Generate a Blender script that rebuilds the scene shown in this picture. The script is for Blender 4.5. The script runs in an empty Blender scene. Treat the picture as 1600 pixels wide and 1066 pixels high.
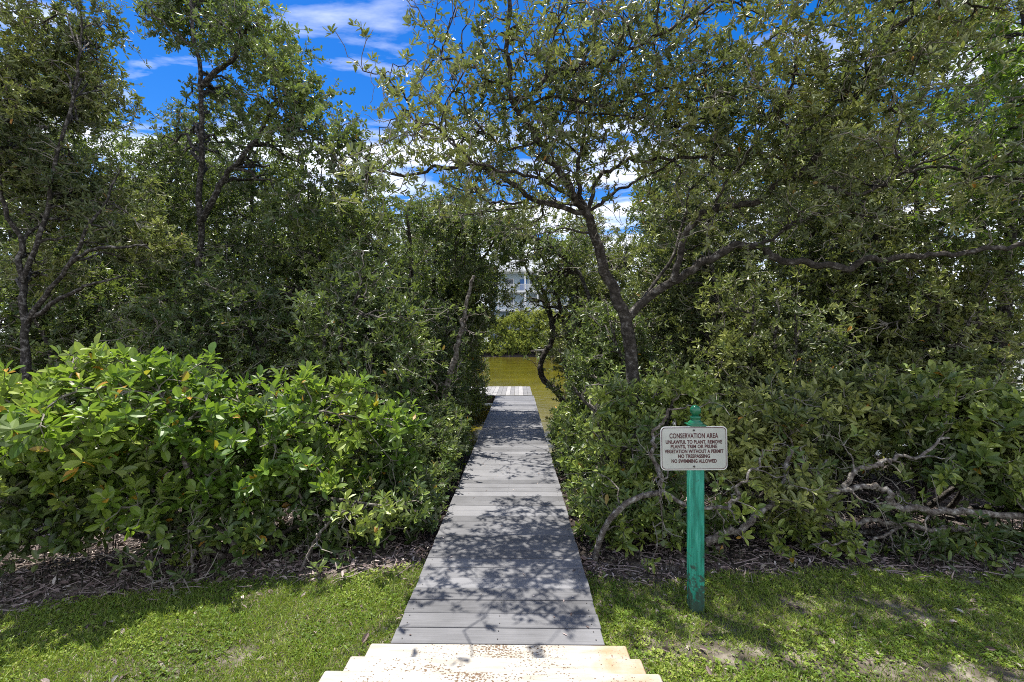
import bpy, math, numpy as np
from math import radians as R, sin, cos, pi

# ------------------------------------------------------------------ camera
scene = bpy.context.scene
col = scene.collection
CAMZ = 1.84
cam_d = bpy.data.cameras.new('camera')
cam_d.lens = 16.0; cam_d.sensor_width = 36.0
cam_d.clip_start = 0.05; cam_d.clip_end = 3000
cam = bpy.data.objects.new('camera', cam_d); col.objects.link(cam)
cam.location = (0, 0, CAMZ)
cam.rotation_euler = (R(90.16), 0, R(0.806))
scene.camera = cam

# ------------------------------------------------------------------ sun and sky
SUN_EL, SUN_AZ = 75.0, -42.0          # azimuth from +Y, negative = towards -X
sd = bpy.data.lights.new('sun', 'SUN'); sd.energy = 5.0; sd.angle = R(0.4); sd.color = (1.0, 0.96, 0.88)
so = bpy.data.objects.new('sun', sd); col.objects.link(so)
so.rotation_euler = (R(90 - SUN_EL), 0, R(180 - SUN_AZ))
so.location = (-20, 40, 60)
# lamp looks down -Z; rotate so that -Z points away from the sun
from mathutils import Vector
sv = Vector((sin(R(SUN_AZ)) * cos(R(SUN_EL)), cos(R(SUN_AZ)) * cos(R(SUN_EL)), sin(R(SUN_EL))))
so.rotation_euler = sv.to_track_quat('Z', 'Y').to_euler()

world = bpy.data.worlds.new('World'); scene.world = world
world.use_nodes = True
wn = world.node_tree; wn.nodes.clear()
def N(t, typ, **kw):
    n = t.nodes.new(typ)
    for k, v in kw.items():
        if k.startswith('i_'):
            k2 = k[2:]
            n.inputs[int(k2) if k2.isdigit() else k2.replace('_', ' ')].default_value = v
        else: setattr(n, k, v)
    return n
def ramp(t, stops, interp='LINEAR'):
    r = t.nodes.new('ShaderNodeValToRGB'); cr = r.color_ramp; cr.interpolation = interp
    while len(cr.elements) > len(stops): cr.elements.remove(cr.elements[-1])
    while len(cr.elements) < len(stops): cr.elements.new(1)
    for e, (p, c) in zip(cr.elements, stops):
        e.position = p; e.color = (*c, 1) if len(c) == 3 else c
    return r
sky = N(wn, 'ShaderNodeTexSky', sky_type='NISHITA', sun_disc=False)
sky.sun_elevation = R(SUN_EL); sky.sun_rotation = R(SUN_AZ); sky.altitude = 0; sky.air_density = 1.0; sky.dust_density = 0.3; sky.ozone_density = 3.0
hs = N(wn, 'ShaderNodeHueSaturation', i_Hue=0.512, i_Saturation=1.45, i_Value=0.62)
wn.links.new(sky.outputs[0], hs.inputs['Color'])
tc = N(wn, 'ShaderNodeTexCoord')
sep = N(wn, 'ShaderNodeSeparateXYZ'); wn.links.new(tc.outputs['Generated'], sep.inputs[0])
# clouds lie on a flat ceiling: divide by height
mz = N(wn, 'ShaderNodeMath', operation='MAXIMUM', i_1=0.04); wn.links.new(sep.outputs[2], mz.inputs[0])
dx = N(wn, 'ShaderNodeMath', operation='DIVIDE'); wn.links.new(sep.outputs[0], dx.inputs[0]); wn.links.new(mz.outputs[0], dx.inputs[1])
dy = N(wn, 'ShaderNodeMath', operation='DIVIDE'); wn.links.new(sep.outputs[1], dy.inputs[0]); wn.links.new(mz.outputs[0], dy.inputs[1])
cb = N(wn, 'ShaderNodeCombineXYZ'); wn.links.new(dx.outputs[0], cb.inputs[0]); wn.links.new(dy.outputs[0], cb.inputs[1])
mp = N(wn, 'ShaderNodeMapping'); mp.inputs['Rotation'].default_value = (0, 0, R(-35)); mp.inputs['Scale'].default_value = (0.75, 1.5, 1); mp.inputs['Location'].default_value = (3.2, 1.3, 0)
wn.links.new(cb.outputs[0], mp.inputs[0])
cn = N(wn, 'ShaderNodeTexNoise', i_Scale=1.15, i_Detail=9.0, i_Roughness=0.56, i_Distortion=0.35)
wn.links.new(mp.outputs[0], cn.inputs['Vector'])
el = N(wn, 'ShaderNodeMapRange', i_1=0.20, i_2=0.56, i_3=0.16, i_4=-0.075); wn.links.new(sep.outputs[2], el.inputs[0])
bk = N(wn, 'ShaderNodeMapRange', i_1=0.10, i_2=-0.35, i_3=0.0, i_4=0.16); wn.links.new(sep.outputs[1], bk.inputs[0])   # unseen cloud bank added behind the viewer for front fill on the foliage
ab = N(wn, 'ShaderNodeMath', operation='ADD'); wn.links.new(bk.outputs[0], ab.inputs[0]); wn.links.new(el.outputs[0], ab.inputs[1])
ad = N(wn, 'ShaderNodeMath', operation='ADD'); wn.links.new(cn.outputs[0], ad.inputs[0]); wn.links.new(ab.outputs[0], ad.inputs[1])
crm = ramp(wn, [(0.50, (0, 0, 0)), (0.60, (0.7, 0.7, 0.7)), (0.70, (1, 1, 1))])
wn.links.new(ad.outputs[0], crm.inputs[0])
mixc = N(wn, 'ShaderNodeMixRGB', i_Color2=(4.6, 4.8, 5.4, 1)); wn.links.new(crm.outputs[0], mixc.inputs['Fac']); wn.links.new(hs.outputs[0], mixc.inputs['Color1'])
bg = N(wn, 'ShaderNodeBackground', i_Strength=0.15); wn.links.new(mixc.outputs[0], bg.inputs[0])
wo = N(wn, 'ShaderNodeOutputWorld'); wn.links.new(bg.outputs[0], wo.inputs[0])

scene.view_settings.view_transform = 'Standard'
scene.view_settings.look = 'None'
scene.view_settings.gamma = 1.0
scene.view_settings.exposure = 1.0
scene.cycles.use_denoising = False
scene.cycles.pixel_filter_type = 'BLACKMAN_HARRIS'
scene.cycles.filter_width = 1.0
scene.cycles.sample_clamp_direct = 6.0
scene.cycles.sample_clamp_indirect = 2.5
scene.cycles.max_bounces = 5
scene.cycles.diffuse_bounces = 3
scene.cycles.glossy_bounces = 2
scene.cycles.transmission_bounces = 3

# ------------------------------------------------------------------ helpers
F = 711.0
def PX(px, py, d):
    """a point seen at photo pixel (px,py), d metres in front"""
    return np.array([(px - 810) / F * d, d, CAMZ - (py - 535) / F * d])

def tag(o, label=None, cat=None, group=None, kind=None):
    if label: o['label'] = label
    if cat: o['category'] = cat
    if group: o['group'] = group
    if kind: o['kind'] = kind
    return o

def link(name, me, mat=None, parent=None):
    o = bpy.data.objects.new(name, me); col.objects.link(o)
    if mat and me is not None and len(me.materials) == 0: me.materials.append(mat)
    if parent: o.parent = parent
    return o

def empty(name, loc=(0, 0, 0), rz=0.0):
    o = bpy.data.objects.new(name, None); col.objects.link(o)
    o.location = loc; o.rotation_euler = (0, 0, rz); o.empty_display_size = 0.2
    return o

def vnoise(x, y, s=1.0, seed=0):
    x = np.asarray(x) * s + seed * 17.3; y = np.asarray(y) * s + seed * 9.1
    xi = np.floor(x); yi = np.floor(y); fx = x - xi; fy = y - yi
    fx = fx * fx * (3 - 2 * fx); fy = fy * fy * (3 - 2 * fy)
    def h(a, b):
        v = np.sin(a * 127.1 + b * 311.7) * 43758.5453
        return v - np.floor(v)
    return (h(xi, yi) * (1 - fx) + h(xi + 1, yi) * fx) * (1 - fy) + (h(xi, yi + 1) * (1 - fx) + h(xi + 1, yi + 1) * fx) * fy

def norm(v):
    return v / np.maximum(np.linalg.norm(v, axis=-1, keepdims=True), 1e-9)

class MB:
    """collects numpy vertices and faces; build() links them as one mesh"""
    def __init__(s): s.V = []; s.F = []; s.A = []; s.n = 0
    def add(s, V, faces, tint=None):
        V = np.asarray(V, dtype=np.float32).reshape(-1, 3)
        for f in faces:
            s.F.append(np.asarray(f, dtype=np.int32) + s.n)
        s.V.append(V); s.n += len(V)
        s.A.append(np.zeros(len(V), np.float32) if tint is None else np.asarray(tint, np.float32).reshape(-1))
    def box(s, x0, x1, y0, y1, z0, z1, bev=0.0):
        if bev <= 0:
            V = [(x, y, z) for z in (z0, z1) for y in (y0, y1) for x in (x0, x1)]
            s.add(V, [[(0, 2, 3, 1), (4, 5, 7, 6), (0, 1, 5, 4), (2, 6, 7, 3), (0, 4, 6, 2), (1, 3, 7, 5)]])
            return
        b = bev; rings = []
        for z, i in ((z0, b), (z0 + b, 0), (z1 - b, 0), (z1, b)):
            rings.append([(x0 + i + (b if i == 0 else b * .6), y0 + i, z), (x1 - i - (b if i == 0 else b * .6), y0 + i, z), (x1 - i, y0 + i + (b if i == 0 else b * .6), z), (x1 - i, y1 - i - (b if i == 0 else b * .6), z),
                          (x1 - i - (b if i == 0 else b * .6), y1 - i, z), (x0 + i + (b if i == 0 else b * .6), y1 - i, z), (x0 + i, y1 - i - (b if i == 0 else b * .6), z), (x0 + i, y0 + i + (b if i == 0 else b * .6), z)])
        V = [p for r in rings for p in r]; fs = []
        for k in range(3):
            for j in range(8):
                a = k * 8 + j; c = k * 8 + (j + 1) % 8
                fs.append((a, c, c + 8, a + 8))
        s.add(V, [fs, [tuple(range(7, -1, -1))], [tuple(range(24, 32))]])
    def build(s, name, mat=None, parent=None, smooth=False, mesh_only=False):
        me = bpy.data.meshes.new(name)
        V = np.concatenate(s.V) if s.V else np.zeros((0, 3), np.float32)
        me.vertices.add(len(V)); me.vertices.foreach_set('co', V.ravel())
        by = {}
        for f in s.F:
            f = np.atleast_2d(f); by.setdefault(f.shape[1], []).append(f)
        li = []; ls = []; st = 0
        for k, fl in by.items():
            f = np.concatenate(fl); li.append(f.ravel()); ls.append(st + np.arange(len(f)) * k); st += f.size
        li = np.concatenate(li); ls = np.concatenate(ls)
        me.loops.add(len(li)); me.loops.foreach_set('vertex_index', li.astype(np.int32))
        me.polygons.add(len(ls)); me.polygons.foreach_set('loop_start', ls.astype(np.int32))
        a = me.attributes.new('tint', 'FLOAT', 'POINT'); a.data.foreach_set('value', np.concatenate(s.A))
        me.polygons.foreach_set('use_smooth', np.full(len(ls), smooth))
        me.update(calc_edges=True)
        if mat: me.materials.append(mat)
        if mesh_only: return me
        return link(name, me, None, parent)

def tubes(mb, P, Rd, sides=5, tint=0.5, cap=False, rough=0.0, rng=None):
    """P (N,K,3) polylines, Rd (N,K) radii"""
    P = np.asarray(P, float); Rd = np.asarray(Rd, float)
    n, K, _ = P.shape
    T = np.gradient(P, axis=1); T = norm(T)
    chord = norm(P[:, -1] - P[:, 0]); ref = np.zeros((n, 3))
    ref[np.arange(n), np.argmin(np.abs(chord), axis=1)] = 1
    U = norm(np.cross(T, ref[:, None, :])); W = np.cross(T, U)
    a = np.arange(sides) * 2 * pi / sides
    rr = Rd[:, :, None] * np.ones(sides)
    if rough > 0 and rng is not None:
        rr = rr * (1 + rough * (rng.random((n, K, sides)) - 0.5) * 2)
    V = P[:, :, None, :] + rr[..., None] * (np.cos(a)[:, None] * U[:, :, None, :] + np.sin(a)[:, None] * W[:, :, None, :])
    i = np.arange(n)[:, None, None] * K * sides; k = np.arange(K - 1)[None, :, None] * sides; j = np.arange(sides)[None, None, :]
    j2 = (j + 1) % sides
    f = np.stack([i + k + j, i + k + j2, i + k + sides + j2, i + k + sides + j], -1).reshape(-1, 4)
    fs = [f]
    if cap:
        for q in range(n):
            fs.append([[q * K * sides + (K - 1) * sides + t for t in range(sides)]])
            fs.append([[q * K * sides + t for t in range(sides - 1, -1, -1)]])
    mb.add(V.reshape(-1, 3), fs, np.full(n * K * sides, tint))

def curve_pts(pts, K):
    """Catmull-Rom through pts resampled to K points"""
    pts = np.asarray(pts, float)
    p = np.vstack([2 * pts[0] - pts[1], pts, 2 * pts[-1] - pts[-2]])
    t = np.linspace(0, len(pts) - 1 - 1e-6, K); i = t.astype(int); u = (t - i)[:, None]
    a, b, c, d = p[i], p[i + 1], p[i + 2], p[i + 3]
    return 0.5 * ((2 * b) + (-a + c) * u + (2 * a - 5 * b + 4 * c - d) * u ** 2 + (-a + 3 * b - 3 * c + d) * u ** 3)

# leaf templates: (t along, x across, lift)
def leaves(mb, P, A, Nn, L, Wd, tint, lod=1, droop=0.12, fold=0.22):
    n = len(P); A = norm(A); S = norm(np.cross(A, Nn)); Nn = np.cross(S, A)
    if lod == 0:
        tp = [(0, 0), (.22, -.62), (.22, 0), (.22, .62), (.55, -1), (.55, 0), (.55, 1), (.84, -.66), (.84, 0), (.84, .66), (1, 0)]
        quads = [(2, 5, 4, 1), (2, 3, 6, 5), (5, 8, 7, 4), (5, 6, 9, 8)]
        tris = [(0, 2, 1), (0, 3, 2), (8, 10, 7), (8, 9, 10)]
    elif lod == 1:
        tp = [(0, 0), (.32, -.85), (.75, -.8), (1, 0), (.75, .8), (.32, .85)]
        quads = [(0, 3, 2, 1), (0, 5, 4, 3)]; tris = []
    else:
        tp = [(0, 0), (.5, -1), (1, 0), (.5, 1)]
        quads = [(0, 3, 2, 1)]; tris = []
    t = np.array([q[0] for q in tp]); x = np.array([q[1] for q in tp])
    L = np.asarray(L)[:, None, None]; Wd = np.asarray(Wd)[:, None, None] * .5
    V = P[:, None, :] + L * t[None, :, None] * A[:, None, :] + Wd * x[None, :, None] * S[:, None, :]
    V = V + (Wd * np.abs(x)[None, :, None] * fold * 2 - L * droop * (t ** 2)[None, :, None]) * Nn[:, None, :]
    m = len(tp); off = (np.arange(n) * m)[:, None]
    fs = [np.concatenate([off + np.array(q)[None, :] for q in quads])]
    if tris: fs.append(np.concatenate([off + np.array(q)[None, :] for q in tris]))
    mb.add(V.reshape(-1, 3), fs, np.repeat(tint, m))

def rosettes(mb, C, U, rng, k=6, L=0.08, W=0.034, lod=1, spread=(28, 82), tint=(0.2, 0.8), yellow=0.006, droop=0.12):
    n = len(C)
    if n == 0: return
    U = norm(U + rng.normal(0, .15, (n, 3)))
    ref = np.where(np.abs(U[:, 2:3]) < .9, np.array([[0, 0, 1.]]), np.array([[1., 0, 0]]))
    E1 = norm(np.cross(U, ref)); E2 = np.cross(U, E1)
    ph0 = rng.random(n) * 2 * pi; ct = tint[0] + (tint[1] - tint[0]) * np.clip(1.5 * (vnoise(C[:, 0] * 1.9 + C[:, 2], C[:, 1] * 1.9 - C[:, 2] * 1.2, 1.3, 9) - .5) + .5 + rng.normal(0, .16, n), 0, 1)
    Ps, As, Ns, Ts = [], [], [], []
    for i in range(k):
        ph = ph0 + i * 2.4 + rng.normal(0, .3, n)
        th = np.radians(spread[0] + (spread[1] - spread[0]) * (1 - i / max(k - 1, 1)) + rng.normal(0, 10, n))
        E = np.cos(ph)[:, None] * E1 + np.sin(ph)[:, None] * E2
        a = np.cos(th)[:, None] * U + np.sin(th)[:, None] * E
        nn = U - (U * a).sum(1, keepdims=True) * a + rng.normal(0, .22, (n, 3))
        Ps.append(C - U * (L * .45 * (1 - i / k)) + E * L * .05); As.append(a); Ns.append(nn)
        Ts.append(np.clip(ct + rng.normal(0, .12, n), 0.02, .9))
    P = np.concatenate(Ps); A = np.concatenate(As); Nn = np.concatenate(Ns); T = np.concatenate(Ts)
    keep = rng.random(len(P)) < .93
    P, A, Nn, T = P[keep], A[keep], Nn[keep], T[keep]
    sc = rng.uniform(.5, 1.18, len(P))
    T = np.where(rng.random(len(P)) < yellow, 1.0, T)
    leaves(mb, P, A, Nn, L * sc, W * sc * rng.uniform(.85, 1.15, len(P)), T, lod, droop)

class Plant:
    """a woody plant: limbs go to `wood`, twigs and leaves to `crown`"""
    def __init__(s, seed, sides=7):
        s.rng = np.random.default_rng(seed); s.wood = MB(); s.crown = MB(); s.sides = sides
        s.P = np.zeros((0, 3)); s.D = np.zeros((0, 3)); s.R = np.zeros(0)
        s.tips = []
    def limb(s, pts, r0, r1, K=None, wob=0.02, sides=None, wt=1.0):
        pts = np.asarray(pts, float)
        K = K or max(8, len(pts) * 5)
        c = curve_pts(pts, K); w = s.rng.normal(0, wob, (K, 3)); w[0] = 0
        w[1:-1] = (w[:-2] + w[1:-1] + w[2:]) / 2.2
        c = c + w * np.minimum(1, np.linspace(0, 3, K))[:, None]
        r = np.linspace(1, 0, K) ** 0.85 * (r0 - r1) + r1
        tubes(s.wood, c[None], r[None], sides or s.sides, s.rng.random(), rough=.07, rng=s.rng)
        s.P = np.vstack([s.P, c]); s.D = np.vstack([s.D, norm(np.gradient(c, axis=0))]); s.R = np.append(s.R, r)
        return c
    def grow(s, T, rmax, rtip, K=6, sides=5, up=.15, mb=None, sub=None, follow=.55, bias=None, wig=.05):
        T = np.asarray(T, float); n = len(T)
        if n == 0: return None, None
        P = s.P; D = s.D; Rr = s.R
        best = np.zeros(n, int)
        for a in range(0, n, 400):
            q = T[a:a + 400]
            d = np.linalg.norm(q[:, None, :] - P[None], axis=2)
            v = norm(q[:, None, :] - P[None])
            d = d * (1.25 - .25 * (v * D[None]).sum(2))
            best[a:a + 400] = np.argmin(d, axis=1)
        p = P[best]; dr = T - p; ln = np.linalg.norm(dr, axis=1, keepdims=True)
        c = p + ln * .5 * norm(follow * D[best] + (1 - follow) * norm(dr) + np.array([0, 0, -up]))
        t = np.linspace(0, 1, K)[None, :, None]
        C = (1 - t) ** 2 * p[:, None] + 2 * t * (1 - t) * c[:, None] + t ** 2 * T[:, None]
        w = s.rng.normal(0, wig, (n, K, 3)) * ln[:, :, None] * (np.sin(t * pi) ** .7)
        C = C + w
        r0 = np.minimum(rmax, Rr[best] * .75); r1 = np.minimum(rtip, r0)
        r = r0[:, None] + (r1 - r0)[:, None] * np.linspace(0, 1, K)[None]
        tubes(s.wood if mb is None else mb, C, r, sides, .5 if mb is None else -1.0, rough=.05, rng=s.rng)
        Dn = norm(np.gradient(C, axis=1))
        s.P = np.vstack([s.P, C[:, 1:].reshape(-1, 3)]); s.D = np.vstack([s.D, Dn[:, 1:].reshape(-1, 3)]); s.R = np.append(s.R, r[:, 1:].ravel())
        return C, Dn
    def foliate(s, C, Dn, at=(1.0, .8, .6), k=6, L=.08, W=.034, lod=1, upb=.55, **kw):
        n, K, _ = C.shape
        for f in at:
            i = min(K - 1, int(round(f * (K - 1))))
            U = Dn[:, i] * .7 + np.array([0, 0, upb]) + s.rng.normal(0, .35, (n, 3))
            pos = C[:, i] + s.rng.normal(0, .012, (n, 3))
            rosettes(s.crown, pos, U, s.rng, k, L, W, lod, **kw)
    def blob_targets(s, blobs, n, shell=2.4):
        w = np.array([b[1][0] * b[1][1] * b[1][2] for b in blobs]) ** .8; w /= w.sum()
        out = []
        for b, m in zip(blobs, s.rng.multinomial(n, w)):
            v = norm(s.rng.normal(0, 1, (m, 3))); r = s.rng.random((m, 1)) ** (1 / shell)
            out.append(np.array(b[0]) + v * r * np.array(b[1]))
        return np.concatenate(out)
    def scatter(s, ends, m, sig):
        T = np.repeat(ends, m, axis=0)
        return T + s.rng.normal(0, 1, T.shape) * np.array(sig)
    def finish(s, name, label, cat, loc, mats, group=None, parts=('trunk', 'crown')):
        """link as Empty > trunk, crown with the empty at the base"""
        loc = np.array(loc, np.float32)
        for mb in (s.wood, s.crown): mb.V = [v - loc for v in mb.V]
        e = empty(name, tuple(float(v) for v in loc)); tag(e, label, cat, group)
        if s.wood.n: s.wood.build(parts[0], mats[0], e, smooth=True)
        s.crown.build(parts[1], mats[1], e)
        return e

# ------------------------------------------------------------------ materials
def newmat(name):
    m = bpy.data.materials.new(name); m.use_nodes = True
    t = m.node_tree; t.nodes.clear()
    return m, t
def out(t, sh): o = N(t, 'ShaderNodeOutputMaterial'); t.links.new(sh, o.inputs[0]); return o

def leaf_mat(name, stops, under=1.25, rough=.38, spec=.5, trans=.28, transcol=(0.30, 0.42, 0.03), yell=(0.45, 0.25, 0.03)):
    m, t = newmat(name)
    at = N(t, 'ShaderNodeAttribute', attribute_name='tint')
    st = list(stops) + [(.93, stops[-1][1]), (.96, yell)]
    r = ramp(t, st); t.links.new(at.outputs['Fac'], r.inputs[0])
    geo = N(t, 'ShaderNodeNewGeometry')
    un = N(t, 'ShaderNodeMixRGB', blend_type='MIX', i_Fac=.45, i_Color2=(0.16 * under, 0.18 * under, 0.10 * under, 1)); t.links.new(r.outputs[0], un.inputs[1])
    mx = N(t, 'ShaderNodeMixRGB'); t.links.new(geo.outputs['Backfacing'], mx.inputs[0]); t.links.new(r.outputs[0], mx.inputs[1]); t.links.new(un.outputs[0], mx.inputs[2])
    tw = N(t, 'ShaderNodeMath', operation='LESS_THAN', i_1=-.5); t.links.new(at.outputs['Fac'], tw.inputs[0])
    ro = N(t, 'ShaderNodeMath', operation='MULTIPLY_ADD', i_1=.95 - rough, i_2=rough); t.links.new(tw.outputs[0], ro.inputs[0])
    sl = N(t, 'ShaderNodeMath', operation='MULTIPLY_ADD', i_1=.1 - spec, i_2=spec); t.links.new(tw.outputs[0], sl.inputs[0])
    mw = N(t, 'ShaderNodeMixRGB', i_Color2=(.22, .20, .17, 1)); t.links.new(tw.outputs[0], mw.inputs[0]); t.links.new(mx.outputs[0], mw.inputs[1])
    p = N(t, 'ShaderNodeBsdfPrincipled', i_Roughness=rough); p.inputs['Specular IOR Level'].default_value = spec
    t.links.new(mw.outputs[0], p.inputs['Base Color']); t.links.new(ro.outputs[0], p.inputs['Roughness']); t.links.new(sl.outputs[0], p.inputs['Specular IOR Level'])
    fc = N(t, 'ShaderNodeMath', operation='MULTIPLY_ADD', i_1=-trans, i_2=trans); t.links.new(tw.outputs[0], fc.inputs[0])
    tr = N(t, 'ShaderNodeBsdfTranslucent')
    tm = N(t, 'ShaderNodeMixRGB', i_Fac=.6, i_Color2=(*transcol, 1)); t.links.new(r.outputs[0], tm.inputs[1]); t.links.new(tm.outputs[0], tr.inputs[0])
    ms = N(t, 'ShaderNodeMixShader'); t.links.new(fc.outputs[0], ms.inputs[0]); t.links.new(p.outputs[0], ms.inputs[1]); t.links.new(tr.outputs[0], ms.inputs[2])
    out(t, ms.outputs[0]); return m

def noise_mat(name, stops, scale=6, detail=6, rough=.85, bump=.3, bscale=40, stretch=(1, 1, 1), dist=0.01, coord='Object', spec=.3):
    m, t = newmat(name)
    tc = N(t, 'ShaderNodeTexCoord'); mp = N(t, 'ShaderNodeMapping'); mp.inputs['Scale'].default_value = stretch
    t.links.new(tc.outputs[coord], mp.inputs[0])
    n1 = N(t, 'ShaderNodeTexNoise', i_Scale=scale, i_Detail=detail, i_Roughness=.62); t.links.new(mp.outputs[0], n1.inputs['Vector'])
    r = ramp(t, stops); t.links.new(n1.outputs[0], r.inputs[0])
    p = N(t, 'ShaderNodeBsdfPrincipled', i_Roughness=rough); p.inputs['Specular IOR Level'].default_value = spec
    t.links.new(r.outputs[0], p.inputs['Base Color'])
    n2 = N(t, 'ShaderNodeTexNoise', i_Scale=bscale, i_Detail=5); t.links.new(mp.outputs[0], n2.inputs['Vector'])
    b = N(t, 'ShaderNodeBump', i_Strength=bump, i_Distance=dist); t.links.new(n2.outputs[0], b.inputs['Height']); t.links.new(b.outputs[0], p.inputs['Normal'])
    out(t, p.outputs[0]); return m

M = {}
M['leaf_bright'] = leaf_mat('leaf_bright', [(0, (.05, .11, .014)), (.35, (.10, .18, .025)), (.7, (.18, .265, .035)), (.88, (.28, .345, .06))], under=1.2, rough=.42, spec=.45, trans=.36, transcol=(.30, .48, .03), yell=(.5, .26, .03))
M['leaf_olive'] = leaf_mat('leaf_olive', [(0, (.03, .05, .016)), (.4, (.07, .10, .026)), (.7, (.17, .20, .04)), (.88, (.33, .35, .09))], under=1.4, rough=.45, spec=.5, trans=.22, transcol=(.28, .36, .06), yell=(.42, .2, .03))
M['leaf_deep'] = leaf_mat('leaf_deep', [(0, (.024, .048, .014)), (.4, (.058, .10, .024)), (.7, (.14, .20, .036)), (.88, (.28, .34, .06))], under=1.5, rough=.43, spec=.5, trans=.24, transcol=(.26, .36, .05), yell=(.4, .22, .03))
M['leaf_far'] = leaf_mat('leaf_far', [(0, (.09, .13, .025)), (.5, (.20, .26, .045)), (.88, (.34, .38, .08))], rough=.6, spec=.2, trans=.3, transcol=(.42, .42, .05))
M['bark'] = noise_mat('bark', [(.34, (.020, .017, .014)), (.52, (.055, .048, .040)), (.60, (.11, .10, .09)), (.70, (.26, .25, .23))], scale=17, rough=.92, bump=1.0, bscale=70, dist=.02)
M['bark_pale'] = noise_mat('bark_pale', [(.32, (.035, .028, .022)), (.45, (.12, .10, .085)), (.55, (.20, .18, .15)), (.66, (.40, .38, .34))], scale=24, rough=.92, bump=1.0, bscale=70, dist=.015)
M['bark_dark'] = noise_mat('bark_dark', [(.34, (.018, .016, .013)), (.52, (.05, .044, .036)), (.64, (.20, .19, .17))], scale=24, rough=.92, bump=1.0, bscale=60, dist=.02)
M['grass'] = leaf_mat('grass', [(0, (.06, .10, .014)), (.4, (.11, .19, .02)), (.7, (.18, .27, .03)), (.88, (.30, .36, .07))], under=1.2, rough=.5, spec=.35, trans=.36, transcol=(.38, .46, .04), yell=(.34, .28, .14))
M['litter'] = leaf_mat('litter', [(0, (.04, .028, .024)), (.3, (.15, .11, .10)), (.6, (.30, .24, .22)), (.88, (.52, .45, .42))], under=1.0, rough=.75, spec=.25, trans=.03, transcol=(.3, .2, .1), yell=(.5, .46, .42))

# ground: pale sandy soil in the lawn, dark peat under the mangroves
def ground_mat():
    m, t = newmat('soil')
    tc = N(t, 'ShaderNodeTexCoord')
    n1 = N(t, 'ShaderNodeTexNoise', i_Scale=7.0, i_Detail=8.0, i_Roughness=.65); t.links.new(tc.outputs['Object'], n1.inputs['Vector'])
    ra = ramp(t, [(.3, (.045, .035, .026)), (.5, (.10, .085, .065)), (.66, (.24, .21, .17))]); t.links.new(n1.outputs[0], ra.inputs[0])
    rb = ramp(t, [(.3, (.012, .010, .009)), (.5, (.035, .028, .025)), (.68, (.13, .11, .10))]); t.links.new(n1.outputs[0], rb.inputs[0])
    sp = N(t, 'ShaderNodeSeparateXYZ'); t.links.new(tc.outputs['Object'], sp.inputs[0])
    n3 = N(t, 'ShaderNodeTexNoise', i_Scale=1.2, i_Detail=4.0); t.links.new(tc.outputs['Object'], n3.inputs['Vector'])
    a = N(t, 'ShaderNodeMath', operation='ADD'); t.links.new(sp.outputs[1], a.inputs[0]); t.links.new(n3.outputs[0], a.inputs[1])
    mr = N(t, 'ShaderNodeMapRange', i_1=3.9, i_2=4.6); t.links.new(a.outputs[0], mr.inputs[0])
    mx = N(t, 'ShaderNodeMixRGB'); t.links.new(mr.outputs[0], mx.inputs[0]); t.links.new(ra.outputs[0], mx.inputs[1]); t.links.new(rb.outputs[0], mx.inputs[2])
    p = N(t, 'ShaderNodeBsdfPrincipled', i_Roughness=.92); p.inputs['Specular IOR Level'].default_value = .2
    t.links.new(mx.outputs[0], p.inputs['Base Color'])
    n2 = N(t, 'ShaderNodeTexNoise', i_Scale=55.0, i_Detail=6.0); t.links.new(tc.outputs['Object'], n2.inputs['Vector'])
    b = N(t, 'ShaderNodeBump', i_Strength=.8, i_Distance=.02); t.links.new(n2.outputs[0], b.inputs['Height']); t.links.new(b.outputs[0], p.inputs['Normal'])
    out(t, p.outputs[0]); return m
M['soil'] = ground_mat()

def plank_mat(name, base, var, grain_axis):
    m, t = newmat(name)
    tc = N(t, 'ShaderNodeTexCoord'); mp = N(t, 'ShaderNodeMapping')
    mp.inputs['Scale'].default_value = (1.2, 45, 20) if grain_axis == 'X' else (45, 1.2, 20)
    t.links.new(tc.outputs['Object'], mp.inputs[0])
    g = N(t, 'ShaderNodeTexNoise', i_Scale=2.5, i_Detail=8.0, i_Roughness=.65); t.links.new(mp.outputs[0], g.inputs['Vector'])
    at = N(t, 'ShaderNodeAttribute', attribute_name='tint')
    bl = N(t, 'ShaderNodeTexNoise', i_Scale=3.0, i_Detail=6.0, i_Roughness=.6); t.links.new(tc.outputs['Object'], bl.inputs['Vector'])
    s1 = N(t, 'ShaderNodeMath', operation='MULTIPLY_ADD', i_1=.5, i_2=0.0); t.links.new(g.outputs[0], s1.inputs[0])
    s2 = N(t, 'ShaderNodeMath', operation='MULTIPLY_ADD', i_1=.5); t.links.new(bl.outputs[0], s2.inputs[0]); t.links.new(s1.outputs[0], s2.inputs[2])
    s3 = N(t, 'ShaderNodeMath', operation='MULTIPLY_ADD', i_1=.36); t.links.new(at.outputs['Fac'], s3.inputs[0]); t.links.new(s2.outputs[0], s3.inputs[2])
    r = ramp(t, [(.42, tuple(c * (1 - var) for c in base)), (.66, base), (.9, tuple(min(1, c * (1 + var)) for c in base))]); t.links.new(s3.outputs[0], r.inputs[0])
    p = N(t, 'ShaderNodeBsdfPrincipled', i_Roughness=.62); p.inputs['Specular IOR Level'].default_value = .35
    t.links.new(r.outputs[0], p.inputs['Base Color'])
    b = N(t, 'ShaderNodeBump', i_Strength=.35, i_Distance=.003); t.links.new(g.outputs[0], b.inputs['Height']); t.links.new(b.outputs[0], p.inputs['Normal'])
    out(t, p.outputs[0]); return m
M['plank'] = plank_mat('plank', (.128, .127, .132), .48, 'X')
M['plank_old'] = plank_mat('plank_old', (.21, .20, .19), .45, 'Y')
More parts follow.
